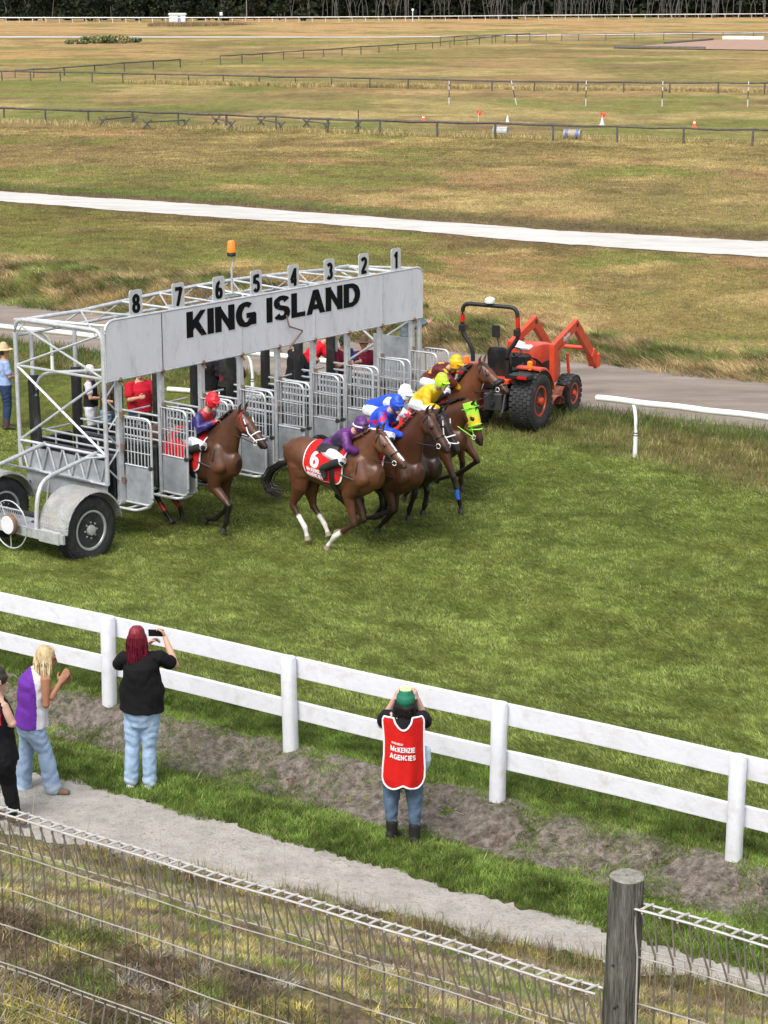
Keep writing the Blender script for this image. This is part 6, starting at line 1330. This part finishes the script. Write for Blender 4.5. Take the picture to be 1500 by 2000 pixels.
# --- sixth horse still leaving stall 7
OF = G(SG * 1.36, 0, 0)[:2]
L5 = lambda L: [z5(*q) for q in L]
hF, P, T, Q = horse('bay racehorse with white bridle straps just leaving the gate behind the others', OF, HU, z5(640, 650), z5(860, 460), z5(1050, 700),
    [('f', -1, L5([(610, 1110), (740, 1270), (715, 1410), (692, 1465)]), None), ('f', 1, L5([(690, 1110), (730, 1290), (620, 1380), (550, 1388)]), None),
     ('h', -1, L5([(150, 1010), (90, 1150), (190, 1320), (236, 1392)]), None), ('h', 1, L5([(230, 1010), (220, 1150), (318, 1285), (332, 1368)]), None)],
    (.075, .03, .015), -.03, (.014, .01, .009), [z5(*q) for q in ((-60, 760), (-100, 860), (-90, 1000))], mane=(.01, .01, .01), cloth=dict(mat='red_cloth'), noseband='white_cloth', bridle='red_leather' if mat('red_leather', (.35, .03, .02), .5) else '', wraps={2: 'red_leather', 3: 'red_leather'}, scale=1.03)
rider('person in navy silks with red chest and red helmet leaving the gate', P, dict(pel=z5(400, 680), che=z5(510, 540), nek=z5(555, 440), head=z5(600, 360), el=z5(480, 610), ha=z5(620, 545), kn=z5(520, 760), an=z5(380, 790), to=z5(410, 860), turn=.2),
    dict(top=dict(col=(.025, .02, .13), sleeve=2, loose=.04, mat='silk_vc', fun=lambda W, c: np.where(((W - W.mean(0)) @ np.array([*HU, 0]) > .1)[:, None] & (np.abs((W - W.mean(0)) @ np.array([*V3, 0])) < .14)[:, None], np.array((.35, .02, .03)), c)), bottom=dict(col=breech, mat='cloth_vc', name='breeches', loose=.012, len=.22), shoes=dict(col=(.012, .012, .013), h=.85, name='boot'), hat=dict(kind='helmet', col=(.65, .015, .03)), **GL_))
reins(P, Q, z5(620, 545), hF); MB().tube([P(*z5(640, 570), -.12), P(*z5(450, 770), -.3)], .006, 6).build('whip', 'leather_black', None, 'thin black riding whip held by the rider in navy and red', 'whip')
# ---------------- spectators by the white fence ----------------
z6 = lambda x, y: (x / 3.947, 1190 + y / 3.947)
z7 = lambda x, y: (680 + x / 5.127, 1290 + y / 5.127)
def onY(Y0):
    def f(px, py, dy=0.):
        v = ray(px, py); return EYE + v * ((Y0 + dy) / v[1])
    return f
X3 = np.array([1., 0, 0]); Y3 = np.array([0, 1., 0])
g = ground(282, 1536); K = onY(g[1]); Z6 = lambda x, y, d=0: K(*z6(x, y), d)
f_ = unit(Y3 + .25 * X3); l_ = np.array([-f_[1], f_[0], 0])
J = dict(pelvis=Z6(1095, 770), chest=Z6(1092, 430), neck=Z6(1075, 330), head=Z6(1062, 225, .03), elR=Z6(1352, 430, .1), haR=Z6(1268, 205, .3), elL=Z6(905, 440, .22), haL=Z6(1150, 262, .36), palmR=-X3, palmL=X3,
    knL=Z6(1020, 1060), anL=Z6(1010, 1325), toL=Z6(1035, 1352, .14), knR=Z6(1150, 1060), anR=Z6(1155, 1335), toR=Z6(1205, 1362, .12), shL=Z6(958, 375), shR=Z6(1222, 370), curlR=.8, curlL=.6)
jl = (.33, .46, .64)
figure('person in black top and pale jeans with long red hair, filming at the fence', J, l_, f_, dict(front=1.3, hip=1.16, waist=1.5, skin=(.52, .3, .21), top=dict(col=(.006, .006, .007), loose=.026, sleeve=.85, hemlen=.0), bottom=dict(col=jl, loose=.012, flare=.022, name='jeans', cuff=(.45, .55, .68)), shoes=dict(col=(.75, .75, .75), sole=(.7, .7, .7)), hair=dict(col=(.17, .006, .02), len=.27, tip=(.13, .004, .018))), g, 1.04, voxel=.0075, look=f_ + UP * .05)
pc_ = Z6(1202, 182, .31); MB().box(pc_, unit(X3 + Y3 * -.1), unit(Y3 + X3 * .1), UP, .08, .005, .038, .004).build('phone', 'phone_black', None, 'black smartphone held sideways by the red haired person', 'phone')
# blonde person clapping
g = ground(95, 1548); K = onY(g[1]); Z6 = lambda x, y, d=0: K(*z6(x, y), d)
f_ = unit(X3 + .25 * Y3); l_ = np.array([-f_[1], f_[0], 0])
J = dict(pelvis=Z6(240, 860), chest=Z6(258, 560), neck=Z6(310, 445), head=Z6(362, 385), shR=Z6(352, 545, -.12), elR=Z6(355, 735, -.16), haR=Z6(470, 555, -.05), shL=Z6(240, 545, .16), elL=Z6(360, 680, .2), haL=Z6(490, 560, .08), palmR=Y3, palmL=-Y3, curlR=.08, curlL=.08,
    knL=Z6(200, 1110, .1), anL=Z6(180, 1385, .1), toL=Z6(275, 1400, .1), knR=Z6(345, 1090, -.06), anR=Z6(410, 1385, -.06), toR=Z6(520, 1410, -.08))
def tank(W, c):
    d = W - W.mean(0); b_ = d @ f_; c = c.copy() * 0 + np.array((.66, .66, .7)); m = b_ < .035 * np.cos(d[:, 2] * 4) - .005; c[m] = (.13, .03, .3); return c
figure('blonde person in white and purple sleeveless top and blue jeans, clapping on the path', J, l_, f_, dict(front=1.15, waist=1.1, skin=(.34, .16, .09), top=dict(col=(.7, .7, .74), loose=.025, sleeve=0, hemlen=.03, fun=tank), bottom=dict(col=(.27, .37, .52), loose=.016, flare=.03, name='jeans', cuff=(.38, .46, .55)), shoes=dict(col=(.17, .11, .065), name='boot', sole=(.06, .04, .03)), hair=dict(col=(.5, .38, .2), len=.16, tip=(.62, .5, .3))), g, 1.02, voxel=.0075, look=f_ + UP * -.15)
# person cut by the left edge
g = ground(38, 1612); K = onY(g[1]); Z6 = lambda x, y, d=0: K(*z6(x, y), d)
f_ = unit(X3 + .5 * Y3); l_ = np.array([-f_[1], f_[0], 0])
J = dict(pelvis=Z6(0, 1120), chest=Z6(-30, 780), neck=Z6(-25, 650), head=Z6(-12, 545), shR=Z6(20, 755, -.1), elR=Z6(95, 880, -.12), haR=Z6(-20, 900, .1), shL=Z6(-120, 740, .2), elL=Z6(-70, 900, .3), haL=Z6(30, 860, .2), knR=Z6(65, 1330, -.05), anR=Z6(118, 1590, -.05), toR=Z6(190, 1640, -.1), knL=Z6(-60, 1330, .1), anL=Z6(-50, 1560, .1), toL=Z6(30, 1580, .12))
figure('person in a black and red singlet, black trousers and dark cap at the left edge', J, l_, f_, dict(front=1.15, skin=(.55, .33, .26), top=dict(col=(.008, .008, .01), loose=.02, sleeve=0, hemlen=.05, fun=lambda W, c: np.where((((W - W.mean(0)) @ f_) < -.02)[:, None] & ((W - W.mean(0))[:, 2] > .12)[:, None], np.array((.6, .012, .01)), c)), bottom=dict(col=(.008, .008, .01), loose=.02, mat='cloth_vc'), shoes=dict(col=(.15, .1, .06), name='boot', h=.2), hair=dict(col=(.03, .02, .015)), hat=dict(kind='cap', col=(.03, .025, .02), brim=(.13, .11, .08))), g, 1.1, voxel=.008)
# person in the red bib
g = ground(790, 1640); K = onY(g[1]); Z7 = lambda x, y, d=0: K(*z7(x, y), d)
f_ = unit(Y3 + .05 * X3); l_ = np.array([-f_[1], f_[0], 0])
J = dict(pelvis=Z7(548, 1070), chest=Z7(555, 680), neck=Z7(570, 515), head=Z7(577, 395, .05), shL=Z7(385, 560), shR=Z7(742, 565), elL=Z7(335, 640, .24), haL=Z7(470, 372, .2), elR=Z7(790, 650, .24), haR=Z7(692, 372, .2), palmL=X3 + Y3 * .3, palmR=-X3 + Y3 * .3, curlL=.5, curlR=.5,
    knL=Z7(430, 1420), anL=Z7(440, 1690), toL=Z7(540, 1760, .1), knR=Z7(668, 1440, -.04), anR=Z7(665, 1740, -.06), toR=Z7(672, 1815, .06))
rt_, *_ = figure('person in red bib, jeans and green and yellow cap, hands raised to the face', J, l_, f_, dict(front=1.15, skin=(.55, .34, .27), top=dict(col=(.01, .01, .014), loose=.02, sleeve=.7, hemlen=.02, cuff=(.01, .01, .02)), bottom=dict(col=(.1, .15, .23), loose=.012, name='jeans', cuff=(.2, .26, .36), len=.72), shoes=dict(col=(.014, .013, .013), h=.3, name='boot'), hair=dict(col=(.012, .009, .008), len=.14), hat=dict(kind='cap', col=(.01, .16, .09), top=(.75, .68, .3), brim=(.75, .65, .15))), g, 1.06, voxel=.0075, look=f_ + UP * .12)
cx_, cz0, cz1 = Z7(548, 500)[0], Z7(548, 515)[2], Z7(548, 1190)[2]; Yc = g[1]
def bibs(u, z, e=0.):
    v = (cz0 - z) / (cz0 - cz1); w_ = .205 * (1 - .06 * math.sin(math.pi * min(1, max(0, v) * 1.3))) * (1 if v < .9 else 1 - 1.2 * (v - .9)) * (1 if v > .07 else .86 + 2 * max(v, 0))
    return np.array([cx_ + u * w_ + .012 * math.sin(v * 3), Yc - (.2 + .045 * v) + .12 * u * u + .008 * math.sin(u * 9 + v * 2) * v - e, z])
def bibp(u, v, e=0.):
    zt = cz0 - (.115 * (1 - (abs(u) / .5) ** 2) if abs(u) < .5 else 0) - .03 * max(0, abs(u) - .6); zb = cz1 - .02 + .045 * (1 - abs(u) * 1.6) * (1 if abs(u) < .62 else 0) + (0 if abs(u) < .8 else .04 * ((abs(u) - .8) / .2) ** 2)
    return bibs(u, zt + (zb - zt) * v, e)
n, m = 30, 24
R = []
for i in range(n + 1):
    v = i / n; R.append(np.array([bibp(u, v) for u in np.linspace(-1, 1, m)] + [bibp(u, v, -.008) for u in np.linspace(1, -1, m)]))
bib = MB().ring(R).build('sponsor_bib', 'red_cloth', rt_, 'red sponsor bib with white piping', smooth=True)
edge = [bibp(u, 0, .004) for u in np.linspace(-1, 1, 30)] + [bibp(1, v, .004) for v in np.linspace(0, 1, 24)] + [bibp(u, 1, .004) for u in np.linspace(1, -1, 30)] + [bibp(-1, v, .004) for v in np.linspace(1, 0, 24)]
MB().tube(edge, .0095, 6, closed=True).build('bib_piping', 'white_cloth', bib, smooth=True)
def wb(uc, vc, sl=-.06):
    return lambda a, b_, dd: bibs(uc + a / .205, cz0 - vc * (cz0 - cz1) + b_ + sl * a, .006 + dd)
put_text('bib_lettering', 'McKENZIE', (0, 0, 0), (1, 0, 0), (0, 1, 0), .05, .25, 'white_cloth', bib, .19, .003, warp=wb(-.07, .44))
put_text('bib_lettering', 'AGENCIES', (0, 0, 0), (1, 0, 0), (0, 1, 0), .05, .26, 'white_cloth', bib, .19, .003, warp=wb(-.07, .55))
put_text('bib_lettering', 'SPONSORED BY', (0, 0, 0), (1, 0, 0), (0, 1, 0), .02, .12, 'white_cloth', bib, .17, .003, warp=wb(-.34, .355))
T = Body(); T.chain([(Z7(730, 900, -.02), .05, .1, (.4, .52, .6)), (Z7(745, 1000, -.02), .045, .09, (.42, .55, .62)), (Z7(745, 1100, .0), .02, .05, (.4, .5, .6))], Y3); T.build('tied_jacket', 'cloth_vc', rt_, .009, 2)
# ---------------- gate handlers ----------------
def stander(label, pos, height, face, cl, arms='down', lean=0., build=1.05, hs=1.0):
    f_ = np.array([math.sin(math.radians(face)), math.cos(math.radians(face)), 0]); l_ = np.array([-f_[1], f_[0], 0]); s_ = height / 1.75; p = np.asarray(pos, float)
    W = lambda x, y, z: p + (f_ * x + l_ * y + UP * z) * s_
    J = dict(pelvis=W(0, 0, .95), chest=W(lean * .42, 0, 1.33 - lean * .08), neck=W(lean * .6, 0, 1.50 - lean * .13), head=W(lean * .75 + .02, 0, 1.64 - lean * .2))
    for S, q in (('L', 1), ('R', -1)):
        J['kn' + S] = W(.03, q * .1, .5); J['an' + S] = W(-.02, q * .12, .1); J['to' + S] = W(.14, q * .14, .035)
        sx, sz = lean * .5, 1.42 - lean * .1
        if arms == 'down': J['el' + S] = W(sx - .02, q * .25, sz - .28); J['ha' + S] = W(sx + .1, q * .26, sz - .54)
        elif arms == 'fwd': J['el' + S] = W(sx + .12, q * .24, sz - .24); J['ha' + S] = W(sx + .38, q * .16, sz - .16)
        else: J['el' + S] = W(sx + .06, q * .25, sz - .27); J['ha' + S] = W(sx + .24, q * .1, sz - .3)
    return figure(label, J, l_, f_, cl, p, build, 'handlers around the starting gate', .011, None, hs)
den = dict(col=(.03, .05, .11), loose=.012, name='jeans'); blk = dict(col=(.012, .012, .014), loose=.015, mat='cloth_vc'); sh_ = dict(col=(.03, .025, .02))
def hp(px, py, h, h0=0.):      # feet position for a person of height h whose head centre shows at this pixel
    p = at(px, py, ZT + h0 + h * .935); return np.array([p[0], p[1], ZT + h0])
stander('person in pale blue shirt, dark jeans and straw cowboy hat standing at the far left', ground(14, 838), 1.72, 70, dict(top=dict(col=(.28, .38, .6), sleeve=1, cuff=(.28, .38, .6)), bottom=den, shoes=dict(col=(.06, .04, .03), name='boot', h=.3), hair=dict(col=(.05, .03, .02)), hat=dict(kind='brim', col=(.55, .42, .24))), 'mid')
stander('person in black vest and white cap at the left end of the gate', hp(175, 727, 1.66), 1.66, 95, dict(top=dict(col=(.012, .012, .015), sleeve=.8, sleevecol=(.65, .62, .75)), bottom=dict(col=(.6, .6, .66), loose=.012, mat='cloth_vc'), shoes=sh_, hair=dict(col=(.03, .02, .015), len=.1), hat=dict(kind='cap', col=(.65, .6, .6), brim=(.5, .2, .2))), 'mid')
stander('person in brown camouflage shirt and blue jeans beside the white capped person', hp(208, 728, 1.8), 1.8, 110, dict(top=dict(col=(.12, .1, .07), sleeve=.8, fun=spots(0, (.05, .03, .025), 14, .09, 3)), bottom=dict(col=(.16, .25, .38), loose=.014, name='jeans'), shoes=sh_, hair=dict(col=(.06, .04, .03))), 'mid')
stander('broad person in plain red polo shirt behind stall 8', hp(271, 727, 1.86), 1.86, 150, dict(front=1.4, waist=1.3, top=dict(col=(.42, .01, .025), sleeve=.85, loose=.03, collar=(.3, .01, .02)), bottom=den, shoes=sh_, hair=dict(col=(.2, .16, .12))), 'fwd', 0, 1.2)
stander('person in black jacket seen from behind, left one behind stall 7', hp(405, 680, 1.85), 1.85, 330, dict(front=1.3, waist=1.25, top=dict(col=(.01, .01, .012), sleeve=2, loose=.045, hemlen=.08), bottom=dict(col=(.35, .3, .22), loose=.02, mat='cloth_vc'), shoes=sh_, hair=dict(col=(.08, .06, .05))), 'mid', 0, 1.15)
r5, *_ = stander('person in black jacket carrying a dark backpack behind stall 6', hp(446, 684, 1.85), 1.85, 20, dict(front=1.2, top=dict(col=(.02, .018, .02), sleeve=2, loose=.04, fun=spots(0, (.12, .02, .03), 3, .12, 5)), bottom=blk, shoes=sh_, hair=dict(col=(.05, .04, .03))), 'mid', 0, 1.1)
stander('person in black clothes behind stall 5', hp(572, 668, 1.85, .1), 1.85, 60, dict(top=dict(col=(.012, .012, .014), sleeve=2, loose=.03), bottom=blk, shoes=sh_, hair=dict(col=(.06, .04, .03))), 'fwd', .1)
stander('person in bright red shirt and red cap leaning over the side of stall 4', hp(590, 648, 1.75, .35), 1.75, 75, dict(top=dict(col=(.62, .012, .025), sleeve=.9, loose=.025), bottom=den, shoes=sh_, hair=dict(col=(.05, .03, .02)), hat=dict(kind='cap', col=(.72, .03, .015))), 'fwd', .75, 1.08, 1.05)
def two(W, c):
    d = W - W.mean(0); c = c.copy(); c[:] = (.025, .05, .2); c[np.abs(d @ np.array([.64, .77, 0])) * 0 + np.abs(d[:, 0]) < .12] = (.13, .012, .03); return c
stander('person in blue and maroon shirt with dark green cap standing over stall 3', hp(660, 662, 1.75, .35), 1.75, 140, dict(top=dict(col=(.03, .06, .2), sleeve=.9, loose=.025, fun=two), bottom=blk, shoes=sh_, hair=dict(col=(.03, .02, .015)), hat=dict(kind='cap', col=(.01, .05, .03))), 'fwd', .25, 1.1)
stander('person in maroon shirt and brown felt hat beside stall 2', hp(708, 668, 1.72, .2), 1.72, 160, dict(top=dict(col=(.16, .015, .03), sleeve=.9, loose=.025), bottom=blk, shoes=sh_, hair=dict(col=(.04, .03, .02)), hat=dict(kind='brim', col=(.13, .07, .045))), 'mid', .1)
stander('person in grey blue clothes behind the far end of the gate', hp(796, 590, 1.8, .7), 1.8, 100, dict(top=dict(col=(.1, .13, .15), sleeve=2, loose=.03), bottom=dict(col=(.1, .14, .18), loose=.02, name='jeans'), shoes=sh_, hair=dict(col=(.06, .04, .03))), 'fwd', .1)
